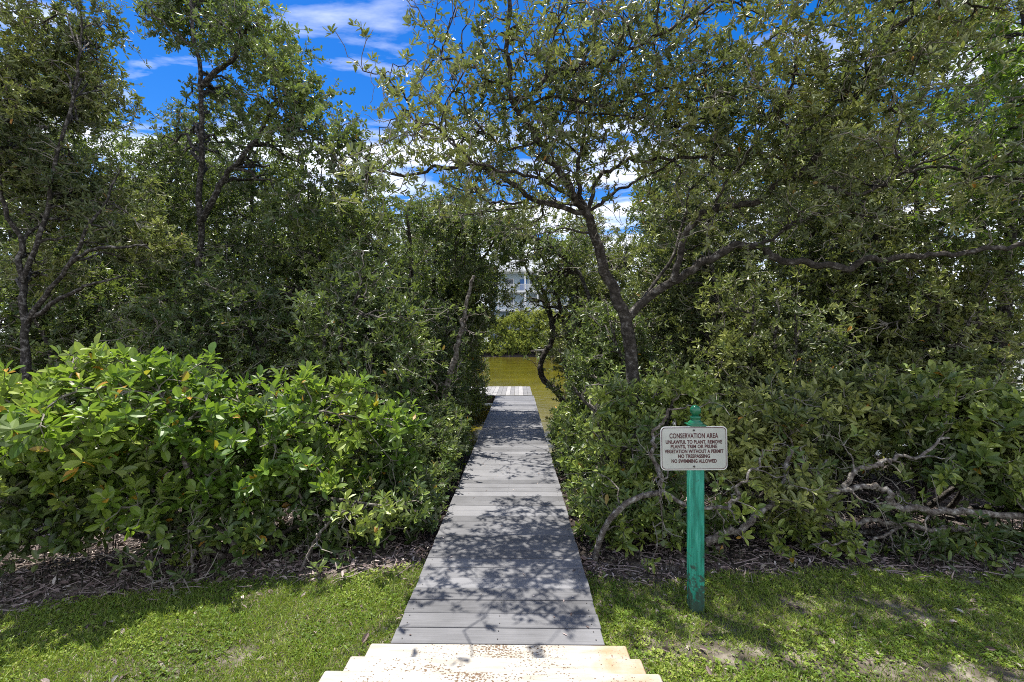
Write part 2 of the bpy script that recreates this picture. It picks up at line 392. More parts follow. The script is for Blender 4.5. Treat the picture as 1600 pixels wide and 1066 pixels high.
M['timber'] = noise_mat('timber', [(.3, (.07, .055, .04)), (.7, (.19, .16, .125))], scale=8, stretch=(6, 6, 1), rough=.85)

def travertine():
    m, t = newmat('travertine')
    tc = N(t, 'ShaderNodeTexCoord')
    mp = N(t, 'ShaderNodeMapping'); mp.inputs['Scale'].default_value = (1.3, 7, 7); t.links.new(tc.outputs['Object'], mp.inputs[0])
    n1 = N(t, 'ShaderNodeTexNoise', i_Scale=4.0, i_Detail=8.0, i_Roughness=.6); t.links.new(mp.outputs[0], n1.inputs['Vector'])
    base = ramp(t, [(.3, (.29, .25, .20)), (.5, (.37, .34, .29)), (.7, (.42, .395, .35))]); t.links.new(n1.outputs[0], base.inputs[0])
    mp2 = N(t, 'ShaderNodeMapping'); mp2.inputs['Scale'].default_value = (1, 1.35, 1.35); t.links.new(tc.outputs['Object'], mp2.inputs[0])
    n2 = N(t, 'ShaderNodeTexNoise', i_Scale=75.0, i_Detail=2.0, i_Roughness=.5); t.links.new(mp2.outputs[0], n2.inputs['Vector'])
    n3 = N(t, 'ShaderNodeTexNoise', i_Scale=3.4, i_Detail=3.0); t.links.new(mp2.outputs[0], n3.inputs['Vector'])
    pa = N(t, 'ShaderNodeMath', operation='MULTIPLY_ADD', i_1=.7); t.links.new(n3.outputs[0], pa.inputs[0]); t.links.new(n2.outputs[0], pa.inputs[2])
    pit = N(t, 'ShaderNodeMapRange', i_1=.995, i_2=1.04); t.links.new(pa.outputs[0], pit.inputs[0])
    # orange-brown stain towards the right-hand ends
    sp = N(t, 'ShaderNodeSeparateXYZ'); t.links.new(tc.outputs['Object'], sp.inputs[0])
    st = N(t, 'ShaderNodeMapRange', i_1=.2, i_2=.7, i_3=-.2, i_4=.22); t.links.new(sp.outputs[0], st.inputs[0])
    n4 = N(t, 'ShaderNodeTexNoise', i_Scale=6.0, i_Detail=6.0); t.links.new(tc.outputs['Object'], n4.inputs['Vector'])
    sa = N(t, 'ShaderNodeMath', operation='ADD'); t.links.new(st.outputs[0], sa.inputs[0]); t.links.new(n4.outputs[0], sa.inputs[1])
    sr = ramp(t, [(.55, (0, 0, 0)), (.78, (.75, .75, .75))]); t.links.new(sa.outputs[0], sr.inputs[0])
    m1 = N(t, 'ShaderNodeMixRGB', i_Color2=(.36, .20, .09, 1)); t.links.new(sr.outputs[0], m1.inputs[0]); t.links.new(base.outputs[0], m1.inputs[1])
    m2 = N(t, 'ShaderNodeMixRGB', i_Color2=(.13, .08, .045, 1)); t.links.new(pit.outputs[0], m2.inputs[0]); t.links.new(m1.outputs[0], m2.inputs[1])
    p = N(t, 'ShaderNodeBsdfPrincipled', i_Roughness=.6); p.inputs['Specular IOR Level'].default_value = .3
    t.links.new(m2.outputs[0], p.inputs['Base Color'])
    inv = N(t, 'ShaderNodeMath', operation='SUBTRACT', i_0=1.0); t.links.new(pit.outputs[0], inv.inputs[1])
    b = N(t, 'ShaderNodeBump', i_Strength=.8, i_Distance=.004); t.links.new(inv.outputs[0], b.inputs['Height']); t.links.new(b.outputs[0], p.inputs['Normal'])
    out(t, p.outputs[0]); return m
M['travertine'] = travertine()

def water_mat():
    m, t = newmat('water')
    tc = N(t, 'ShaderNodeTexCoord'); mp = N(t, 'ShaderNodeMapping'); mp.inputs['Scale'].default_value = (1.0, 1.0, 1); t.links.new(tc.outputs['Object'], mp.inputs[0])
    n1 = N(t, 'ShaderNodeTexNoise', i_Scale=2.6, i_Detail=5.0, i_Roughness=.6); t.links.new(mp.outputs[0], n1.inputs['Vector'])
    n2 = N(t, 'ShaderNodeTexNoise', i_Scale=.35, i_Detail=3.0); t.links.new(mp.outputs[0], n2.inputs['Vector'])
    r = ramp(t, [(.35, (.075, .062, .004)), (.65, (.12, .10, .007))]); t.links.new(n2.outputs[0], r.inputs[0])
    p = N(t, 'ShaderNodeBsdfPrincipled', i_Roughness=.06, i_IOR=1.33)
    t.links.new(r.outputs[0], p.inputs['Base Color'])
    b = N(t, 'ShaderNodeBump', i_Strength=.35, i_Distance=.04); t.links.new(n1.outputs[0], b.inputs['Height']); t.links.new(b.outputs[0], p.inputs['Normal'])
    out(t, p.outputs[0]); return m
M['water'] = water_mat()

def paint(name, c, rough=.5, var=.15, metallic=0, scale=6, stretch=(1, 1, 1)):
    m = noise_mat(name, [(.3, tuple(v * (1 - var) for v in c)), (.7, tuple(min(1, v * (1 + var)) for v in c))], scale=scale, rough=rough, bump=.15, bscale=60, dist=.002, stretch=stretch, spec=.5)
    return m
M['green_paint'] = noise_mat('green_paint', [(.30, (.012, .12, .08)), (.50, (.022, .25, .17)), (.62, (.05, .36, .26)), (.76, (.20, .46, .38))], scale=3.5, stretch=(9, 9, 1.1), rough=.5, bump=.4, bscale=14, dist=.004, spec=.4)
t = M['green_paint'].node_tree; pb = [n for n in t.nodes if n.type == 'BSDF_PRINCIPLED'][0]; lk = pb.inputs['Base Color'].links[0].from_socket
tcg = N(t, 'ShaderNodeTexCoord'); spg = N(t, 'ShaderNodeSeparateXYZ'); t.links.new(tcg.outputs['Object'], spg.inputs[0])
ngr = N(t, 'ShaderNodeTexNoise', i_Scale=30.0, i_Detail=6.0); t.links.new(tcg.outputs['Object'], ngr.inputs['Vector'])
mgr = N(t, 'ShaderNodeMapRange', i_1=.42, i_2=-.02, i_3=-.12, i_4=.30); t.links.new(spg.outputs[2], mgr.inputs[0])
agr = N(t, 'ShaderNodeMath', operation='ADD'); t.links.new(mgr.outputs[0], agr.inputs[0]); t.links.new(ngr.outputs[0], agr.inputs[1])
rgr = ramp(t, [(.54, (0, 0, 0)), (.66, (.85, .85, .85))]); t.links.new(agr.outputs[0], rgr.inputs[0])
xgr = N(t, 'ShaderNodeMixRGB', i_Color2=(.045, .055, .045, 1)); t.links.new(rgr.outputs[0], xgr.inputs[0]); t.links.new(lk, xgr.inputs[1]); t.links.new(xgr.outputs[0], pb.inputs['Base Color'])
M['green_gloss'] = paint('green_gloss', (.012, .13, .06), .25)
M['sign_face'] = noise_mat('sign_face', [(.3, (.33, .35, .30)), (.5, (.44, .46, .41)), (.7, (.52, .54, .49))], scale=3, rough=.45, bump=.05)
M['sign_edge'] = paint('sign_edge', (.66, .67, .64), .4, .1)
M['sign_ink'] = paint('sign_ink', (.075, .02, .022), .5, .3, scale=30)
M['bolt'] = paint('bolt', (.05, .045, .04), .5)
M['white_wall'] = paint('white_wall', (.62, .66, .70), .7)
M['blue_wall'] = paint('blue_wall', (.36, .46, .54), .7)
M['white_trim'] = paint('white_trim', (.8, .8, .8), .5)
M['blue_door'] = paint('blue_door', (.02, .14, .42), .4)
M['glass'] = paint('glass', (.03, .05, .07), .08)
M['roof'] = paint('roof', (.20, .22, .24), .7, .25)

# ------------------------------------------------------------------ ground and water
WATER_Z = -0.36
def gz(x, y):
    x = np.asarray(x, float); y = np.asarray(y, float)
    z = np.interp(y, [-60, 0.0, 1.4, 2.2, 4.0, 6.5, 8.6, 12, 20, 60, 67, 70, 75, 400], [.6, .5, .28, 0, 0, -.12, -.30, -.75, -1.6, -1.6, -.9, .25, .7, .8])
    # near the steps the soil stays low, the lawn climbs beside them
    z = z + (vnoise(x, y, .8, 1) - .5) * .05 * (y < 60) + (vnoise(x, y, 3, 2) - .5) * .02
    return z
xs = np.unique(np.concatenate([np.linspace(-600, -20, 30), np.linspace(-20, -6, 40), np.linspace(-6, 6, 160), np.linspace(6, 20, 40), np.linspace(20, 600, 30)]))
ys = np.unique(np.concatenate([np.linspace(-60, 0, 12), np.linspace(0, 9, 140), np.linspace(9, 20, 30), np.linspace(20, 80, 50), np.linspace(80, 1500, 20)]))
XX, YY = np.meshgrid(xs, ys); ZZ = gz(XX, YY)
ZZ = ZZ - .12 * ((np.abs(XX + .115) < .66) & (YY > -3) & (YY < 2.4)) - .35 * ((np.abs(XX + .115) < .70) & (YY < 1.9) & (YY > -2))
nx, ny = len(xs), len(ys)
mb = MB(); idx = np.arange(nx * ny).reshape(ny, nx)
mb.add(np.stack([XX, YY, ZZ], -1).reshape(-1, 3), [np.stack([idx[:-1, :-1], idx[:-1, 1:], idx[1:, 1:], idx[1:, :-1]], -1).reshape(-1, 4)])
g = mb.build('ground', M['soil'], smooth=True); tag(g, 'ground of sandy lawn soil and dark mangrove peat running down to the water', kind='structure')
mb = MB(); mb.add([(-600, 6.5, WATER_Z), (600, 6.5, WATER_Z), (600, 69.6, WATER_Z), (-600, 69.6, WATER_Z)], [[(0, 1, 2, 3)]])
w = mb.build('water', M['water']); tag(w, 'murky olive water of the creek beyond the boardwalk', kind='structure')

# ------------------------------------------------------------------ boardwalk
DX0, DX1, DZ = -0.72, 0.49, 0.14
rng = np.random.default_rng(5)
bw = empty('boardwalk', (-.115, 2.57, 0)); tag(bw, 'long narrow boardwalk of grey planks leading from the stone steps to the water', 'boardwalk')
mb = MB(); y = 2.572; off = np.array([-.115, 2.57, 0])
while y < 14.5:
    p = .1455
    m0 = mb.n
    dz = rng.normal(0, .0012); ex = rng.normal(0, .003)
    mb.box(DX0 + ex + .115, DX1 + ex + .115, y - 2.57, y - 2.57 + p - .006, DZ - .03 + dz, DZ + dz, bev=.0025)
    mb.A[-1][:] = rng.random(); y += p
yend = y
mb.build('deck', M['plank'], bw)
mb = MB()
yy = 2.572
while yy < yend - .1:
    for xx in (DX0 + .05, -.115, DX1 - .05):
        for q in (.035, .11):
            cx, cy = xx + .115 + rng.normal(0, .004), yy - 2.57 + q
            a = np.arange(6) * pi / 3
            mb.add(np.stack([cx + .0042 * np.cos(a), cy + .0042 * np.sin(a), np.full(6, DZ + .0035)], -1), [[tuple(range(6))]])
    yy += .1455
mb.build('screws', M['bolt'], bw)['kind'] = 'stuff'
for s in (DX0 + .05, DX1 - .09):
    mb = MB(); mb.box(s + .115, s + .155, .03, yend - 2.57 - .03, DZ - .22, DZ - .034); mb.build('stringer', M['timber'], bw)
for yy in np.arange(3.4, 14.4, 2.4):
    for s in (DX0 + .13, DX1 - .19):
        mb = MB(); mb.box(s + .115, s + .215, yy - 2.57, yy - 2.47, float(gz(0, yy)) - .3, DZ - .04, .004); mb.build('pile', M['timber'], bw)

dk = empty('dock_platform', (-.8, 14.6, 0)); tag(dk, 'pale weathered dock platform across the far end of the boardwalk over the water', 'dock')
mb = MB(); x = -4.2
while x < .45:
    mb.box(x + .8, x + .8 + .139, .015, 2.95, DZ - .035, DZ + rng.normal(0, .0015), .003); mb.A[-1][:] = rng.random(); x += .1455
mb.build('deck', M['plank_old'], dk)
mb = MB(); mb.box(-3.4, 1.22, .03, .075, DZ - .26, DZ - .037); mb.build('fascia', M['timber'], dk)
mb = MB(); mb.box(-3.4, 1.22, 2.86, 2.9, DZ - .26, DZ - .037); mb.build('fascia', M['timber'], dk)
for xx in (-3.2, -1.2, .95):
    for yy in (.25, 2.7):
        mb = MB(); mb.box(xx - .07, xx + .07, yy - .07, yy + .07, -2.2, DZ - .038, .01); mb.build('pile', M['timber'], dk)

# stone steps, climbing towards the camera
st = empty('stone_steps', (-.115, 2.2, 0)); tag(st, 'cream travertine steps with brown pits at the near end of the boardwalk', 'steps')
fe = [2.555, 2.245, 1.945, 1.645]; hz = [.148, .29, .435, .585]
for i in range(4):
    y1 = fe[i]; y0 = fe[i + 1] - .03 if i < 3 else -1.0
    mb = MB(); mb.box(-.715, .715, y0 - 2.2, y1 - 2.2, hz[i] - .045, hz[i], .006); mb.build('tread', M['travertine'], st)
    mb = MB(); mb.box(-.690, .690, (y0 + .02) - 2.2, y1 - .03 - 2.2, hz[i] - .18 if i else -.15, hz[i] - .0465); mb.build('riser', M['travertine'], st)

# ------------------------------------------------------------------ sign on its post
SP = np.array([1.225, 3.17, float(gz(1.225, 3.17))])
sg = empty('sign_post', tuple(SP)); tag(sg, 'green wooden post with a ball top carrying a pale conservation area notice', 'sign')
ptop = 1.265 - SP[2]
mb = MB(); mb.box(-.045, .045, -.045, .045, -.25, ptop, .005); post = mb.build('post', M['green_paint'], sg)
prof = [(.060, 0), (.064, .004), (.064, .018), (.050, .028), (.034, .034), (.028, .044), (.036, .052), (.036, .058), (.024, .066), (.021, .074)]
mb = MB(); mb.box(-.056, .056, -.056, .056, ptop, ptop + .012, .003)
pr = [(.050, .012), (.050, .02), (.036, .034), (.028, .044), (.036, .052), (.037, .058), (.025, .066), (.020, .072)]
for k in range(9):
    a = -pi / 2 * .82 + k * (pi / 2 * .82 + pi / 2) / 8
    pr.append((max(.0005, .037 * cos(a)), .103 + .037 * sin(a)))
ns = 28; V = []; fs = []
for r_, z_ in pr:
    for j in range(ns): V.append((r_ * cos(j * 2 * pi / ns), r_ * sin(j * 2 * pi / ns), ptop + z_))
for k in range(len(pr) - 1):
    for j in range(ns): a = k * ns + j; b = k * ns + (j + 1) % ns; fs.append((a, b, b + ns, a + ns))
mb.add(V, [fs]); mb.build('finial', M['green_gloss'], sg, smooth=True)
# sign panel
def rrect(w, h, r, n=7):
    p = []
    for cx, cy, a0 in ((w / 2 - r, h / 2 - r, 0), (-w / 2 + r, h / 2 - r, 90), (-w / 2 + r, -h / 2 + r, 180), (w / 2 - r, -h / 2 + r, 270)):
        for k in range(n): a = R(a0 + 90 * k / (n - 1)); p.append((cx + r * cos(a), cy + r * sin(a)))
    return p
def slab(mb, pts, y0, y1, cz):
    n = len(pts)
    V = [(p[0], y0, cz + p[1]) for p in pts] + [(p[0], y1, cz + p[1]) for p in pts]
    mb.add(V, [[tuple(range(n))], [tuple(range(2 * n - 1, n - 1, -1))], [(i, i + n, (i + 1) % n + n, (i + 1) % n) for i in range(n)]])
def ringslab(mb, o, i_, y, y1, cz):
    n = len(o)
    V = [(p[0], y, cz + p[1]) for p in o] + [(p[0], y, cz + p[1]) for p in i_] + [(p[0], y1, cz + p[1]) for p in o] + [(p[0], y1, cz + p[1]) for p in i_]
    f = []
    for k in range(n):
        q = (k + 1) % n
        f += [(k, q, q + n, k + n), (k, k + 2 * n, q + 2 * n, q), (k + n, q + n, q + 3 * n, k + 3 * n)]
    mb.add(V, [f])
SW, SH = .452, .298; cz = 1.118 - SP[2]
mb = MB(); slab(mb, rrect(SW, SH, .032), -.0505, -.0485, cz)
panel = mb.build('panel', M['sign_edge'], sg); panel.location = (-.018, 0, 0); panel.rotation_euler = (0, R(-.6), 0)
mb = MB(); slab(mb, rrect(SW - .016, SH - .016, .027), -.0518, -.0507, cz); mb.build('face', M['sign_face'], panel)
mb = MB(); ringslab(mb, rrect(SW - .013, SH - .013, .028), rrect(SW - .022, SH - .022, .024), -.0526, -.0519, cz); mb.build('border', M['sign_ink'], panel)
for zz in (SH / 2 - .026, -SH / 2 + .026):
    mb = MB(); a = np.arange(12) * pi / 6
    slab(mb, [(.0065 * cos(t), .0065 * sin(t)) for t in a], -.057, -.0515, cz + zz); mb.build('bolt', M['bolt'], panel)
def text_mesh(s, size, width, cx, y, z, bold):
    cu = bpy.data.curves.new('txt', 'FONT'); cu.body = s; cu.size = size; cu.align_x = 'CENTER'; cu.extrude = .0004; cu.offset = bold
    cu.space_character = 1.06
    o = bpy.data.objects.new('txt', cu); col.objects.link(o)
    bpy.context.view_layer.update()
    dg = bpy.context.evaluated_depsgraph_get()
    me = bpy.data.meshes.new_from_object(o.evaluated_get(dg))
    bpy.data.objects.remove(o); bpy.data.curves.remove(cu)
    v = np.zeros(len(me.vertices) * 3, np.float32); me.vertices.foreach_get('co', v); v = v.reshape(-1, 3)
    w = v[:, 0].max() - v[:, 0].min()
    v[:, 0] = (v[:, 0] - (v[:, 0].max() + v[:, 0].min()) / 2) * (width / w) + cx
    o3 = np.stack([v[:, 0], y - v[:, 2], v[:, 1] + z], -1)
    me.vertices.foreach_set('co', o3.ravel().astype(np.float32)); me.update()
    me.name = 'lettering'
    me.materials.clear(); me.materials.append(M['sign_ink'])
    return me
lines = [("CONSERVATION AREA", .047, .330, .086), ("UNLAWFUL TO PLANT, REMOVE", .033, .382, .044), ("PLANTS, TRIM OR PRUNE", .033, .315, .013),
         ("VEGETATION WITHOUT A PERMIT", .033, .398, -.020), ("NO TRESPASSING", .033, .216, -.053), ("NO SWIMMING ALLOWED", .033, .306, -.086)]
for s, sz, wd, zz in lines:
    me = text_mesh(s, sz * 1.0, wd, 0, -.0525, cz + zz - sz * .35, .0013)
    link('lettering', me, None, panel)

# ------------------------------------------------------------------ plants
LB = dict(k=7, L=.115, W=.056, lod=0)
EXCL_X = (-.80, .62); WAVE = 1.0
def clear_corridor(T, zmin=2.4, m=0.0):
    """push twig targets that would hang into the walkway away from it"""
    wv = vnoise(T[:, 1] * 1.0, T[:, 2] * 1.4, 1.3, 15); wr = vnoise(T[:, 1] * 1.0, T[:, 2] * 1.4, 1.5, 16)
    bad = (T[:, 0] > EXCL_X[0] - m - .28 * WAVE * wv ** 1.5) & (T[:, 0] < EXCL_X[1] + m + .28 * WAVE * wr ** 1.5) & (T[:, 2] < zmin + .9 * (wv - .5))
    return T[~bad]

def bush(seed, base, blobs, n1, n2, n3, mats, name, label, cat, leaf, trunks=5, group='shrubs along the edge of the lawn', r0=.035, sig=(.14, .14, .10), at=(1., .78), upb=.6, lean=.3, **kw):
    p = Plant(seed, 6); base = np.array([base[0], base[1], float(gz(base[0], base[1])) - .03])
    T = p.blob_targets(blobs, trunks, 2)
    for q in T:
        b = base + np.append(p.rng.normal(0, .12, 2), 0)
        mid = (b + q) / 2 + p.rng.normal(0, .12, 3)
        p.limb([b, mid, q], r0, r0 * .35, K=9, wob=.015)
    T = clear_corridor(p.blob_targets(blobs, n1, 2.6)); p.grow(T, r0 * .6, .008, 6, 5, up=.1)
    T2 = clear_corridor(p.blob_targets(blobs, n2, 3.2)); C2, _ = p.grow(T2, .011, .005, 5, 4, up=.05, mb=p.crown)
    ends = C2[:, -1]
    T3 = clear_corridor(p.scatter(ends, n3, sig)); T3 = T3[T3[:, 2] > np.maximum(gz(T3[:, 0], T3[:, 1]) + .05, WATER_Z + .08)]
    C, D = p.grow(T3, .005, .0028, 4, 3, up=0, mb=p.crown)
    p.foliate(C, D, at=at, upb=upb, **leaf, **kw)
    return p.finish(name, label, cat, base, mats, group, ('stems', 'foliage'))

# --- front left bush with big bright leaves
def B(px, py, d, rx, ry, rz): return (PX(px, py, d), (rx, ry, rz))
bl = [B(60, 665, 3.3, .62, .4, .38), B(210, 640, 3.6, .65, .5, .38), B(360, 680, 3.9, .62, .5, .42), B(480, 650, 4.4, .55, .5, .38), B(590, 680, 4.7, .42, .45, .42), B(250, 740, 3.6, .6, .4, .34), B(440, 740, 4.1, .55, .45, .34), B(90, 585, 3.4, .4, .3, .15), B(250, 585, 3.7, .3, .25, .13)]
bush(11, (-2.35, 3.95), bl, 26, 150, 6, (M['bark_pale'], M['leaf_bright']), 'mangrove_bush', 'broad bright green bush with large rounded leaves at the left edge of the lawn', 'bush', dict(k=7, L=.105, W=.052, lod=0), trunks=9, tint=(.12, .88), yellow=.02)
bl = [B(20, 740, 3.5, .5, .4, .3), B(120, 800, 3.55, .55, .35, .22), B(330, 820, 3.8, .6, .35, .2), B(520, 800, 4.1, .5, .4, .26), B(640, 800, 4.15, .35, .35, .28), B(20, 850, 3.5, .45, .3, .18)]
bush(12, (-2.9, 4.1), bl, 20, 130, 6, (M['bark_dark'], M['leaf_deep']), 'low_shrub', 'low dark green shrub skirting the foot of the large-leaved bush', 'shrub', dict(k=7, L=.085, W=.042, lod=0), trunks=8, tint=(.3, .88), yellow=.01)

# --- front right shrubs
LR = dict(k=7, L=.088, W=.036, lod=0)
bl = [B(930, 640, 4.9, .34, .4, .42), B(905, 760, 4.4, .28, .35, .38), B(1000, 720, 4.5, .4, .4, .42), B(1060, 640, 4.8, .42, .4, .34), B(960, 815, 4.05, .33, .25, .20), B(1060, 810, 4.05, .40, .28, .20)]
bush(21, (1.35, 4.85), bl, 22, 150, 6, (M['bark_dark'], M['leaf_deep']), 'mangrove_shrub', 'dark green shrub filling the gap between the boardwalk and the green sign post', 'shrub', LR, trunks=8, tint=(.35, .9), yellow=.004)
bl = [B(1210, 670, 4.4, .5, .4, .34), B(1330, 640, 4.5, .5, .4, .36), B(1220, 770, 4.0, .42, .25, .14), B(1120, 700, 4.5, .35, .3, .3)]
bush(22, (2.7, 5.0), bl, 20, 130, 6, (M['bark'], M['leaf_olive']), 'mangrove_shrub', 'olive green shrub directly right of the sign panel, its lowest sprays near the lawn', 'shrub', LR, trunks=6, tint=(.35, .88))
bl = [B(1450, 640, 4.4, .5, .4, .34), B(1570, 660, 4.3, .45, .4, .34), B(1500, 720, 4.2, .5, .3, .16), B(1640, 760, 4.1, .4, .3, .22)]
bush(23, (4.5, 5.0), bl, 20, 140, 6, (M['bark'], M['leaf_deep']), 'mangrove_shrub', 'bushy green shrub at the right edge above the sprawling grey limbs', 'shrub', dict(k=7, L=.10, W=.046, lod=0), trunks=6, tint=(.3, .88))
bl = [B(1430, 840, 4.0, .45, .25, .10), B(1240, 830, 4.1, .4, .25, .10), B(1590, 845, 3.95, .4, .25, .12)]
bush(24, (3.4, 4.15), bl, 12, 40, 5, (M['bark_dark'], M['leaf_deep']), 'low_shrub', 'sparse knee-high shrub in the deep shade under the sprawling grey limbs', 'shrub', LR, trunks=5)

# --- leafy growth crowding both edges of the planks
EXCL_X = (-.71, .48); WAVE = .2
bl = [((-1.05, 4.35, .28), (.34, .35, .24)), ((-1.10, 5.0, .32), (.36, .45, .34)), ((-1.10, 5.8, .40), (.38, .5, .42)), ((-1.10, 6.7, .4), (.36, .5, .46)), ((-1.5, 4.9, .55), (.4, .5, .4))]
bush(25, (-1.35, 5.3), [(np.array(c), r) for c, r in bl], 20, 190, 6, (M['bark_dark'], M['leaf_deep']), 'mangrove_shrub', 'small-leaved dark shrub pressing against the left edge of the boardwalk', 'shrub', dict(k=7, L=.078, W=.034, lod=1), trunks=8, tint=(.2, .85))
bl = [((.80, 4.45, .26), (.28, .4, .22)), ((.84, 5.2, .32), (.32, .45, .32)), ((.86, 6.1, .36), (.34, .5, .38)), ((.88, 7.0, .34), (.36, .5, .4)), ((.9, 7.9, .3), (.36, .5, .4))]
bush(26, (1.0, 5.6), [(np.array(c), r) for c, r in bl], 20, 190, 6, (M['bark_dark'], M['leaf_deep']), 'mangrove_shrub', 'low leafy shrub pressing against the right edge of the boardwalk', 'shrub', dict(k=7, L=.080, W=.034, lod=1), trunks=8, tint=(.25, .88))
EXCL_X = (-.80, .62); WAVE = 1.0

# --- bare sprawling limbs in the right foreground (one leaning tree)
def bare(seed, name, label, limbs, base, mat, leafy=None):
    p = Plant(seed, 8)
    for pts, r0, r1 in limbs: p.limb([PX(*q) for q in pts], r0 * .72, r1 * .85, K=len(pts) * 8, wob=.018)
    C, D = p.grow(p.P[p.rng.integers(4, len(p.P), 2 * (leafy or 14))] + p.rng.normal(0, .2, (2 * (leafy or 14), 3)), .010, .003, 7, 4, up=.1)
    T = p.scatter(C[:, -1], 3, (.1, .1, .09)); C, D = p.grow(T, .005, .0025, 4, 3, mb=p.crown)
    p.foliate(C[::3], D[::3], at=(1., .7), k=6, L=.08, W=.034, lod=0, tint=(.3, .85))
    b = PX(*base); b[2] = float(gz(b[0], b[1]))
    return p.finish(name, label, 'tree', b, (mat, M['leaf_deep']))
bare(31, 'leaning_mangrove', 'leaning pale-barked young mangrove forking low behind the green sign post', [
    ([(925, 900, 3.9), (940, 834, 3.85), (979, 783, 3.8), (1027, 770, 3.75), (1036, 764, 3.75), (1030, 740, 3.75), (1016, 705, 3.75), (1025, 675, 3.8), (1050, 640, 3.7)], .040, .012),
    ([(1034, 766, 3.75), (1071, 788, 3.7), (1123, 792, 3.65), (1147, 773, 3.65), (1160, 750, 3.65), (1190, 715, 3.75)], .024, .009),
    ([(1100, 845, 3.8), (1140, 825, 3.8), (1180, 805, 3.9), (1215, 765, 4.0), (1235, 700, 4.1)], .045, .02)], (925, 905, 3.9), M['bark_pale'])
bare(32, 'fallen_mangrove', 'fallen grey mangrove with long bare limbs sprawling low across the right side', [
    ([(1690, 830, 4.0), (1595, 806, 3.9), (1508, 797, 3.85), (1442, 792, 3.8), (1390, 787, 3.8), (1377, 770, 3.8), (1351, 757, 3.8), (1320, 764, 3.8), (1285, 776, 3.8), (1262, 800, 3.8)], .040, .022),
    ([(1311, 760, 3.8), (1333, 735, 3.8), (1368, 720, 3.8), (1412, 709, 3.85), (1470, 680, 4.0)], .032, .012),
    ([(1640, 845, 4.2), (1552, 832, 4.1), (1464, 825, 4.0), (1377, 816, 4.0), (1307, 817, 4.0), (1250, 825, 4.0)], .042, .016),
    ([(1270, 775, 3.9), (1278, 740, 3.9), (1290, 715, 4.0)], .02, .01),
    ([(1400, 820, 4.0), (1360, 838, 3.9), (1320, 845, 3.8), (1260, 843, 3.8)], .018, .008)], (1690, 850, 4.0), M['bark_pale'], 22)
bare(33, 'bent_mangrove', 'low twisted mangrove stem with bare crooked branches under the left bush', [
    ([(225, 915, 3.42), (222, 905, 3.4), (222, 885, 3.4), (232, 868, 3.45), (226, 800, 3.6)], .016, .010),
    ([(222, 903, 3.4), (245, 915, 3.3), (275, 915, 3.28), (300, 908, 3.3)], .012, .006),
    ([(295, 905, 3.5), (297, 880, 3.5), (290, 850, 3.6), (300, 800, 3.7)], .016, .010)], (225, 915, 3.42), M['bark_pale'], 8)
bare(34, 'bent_mangrove', 'pale curved mangrove stem crossing the shade at the right end of the left bush', [
    ([(600, 800, 4.3), (560, 800, 4.0), (510, 808, 3.95), (480, 795, 3.95), (465, 765, 3.95), (470, 735, 4.1)], .018, .008),
    ([(470, 890, 3.68), (500, 830, 3.8), (560, 795, 3.95), (600, 800, 4.3)], .02, .008)], (470, 892, 3.68), M['bark_pale'], 8)

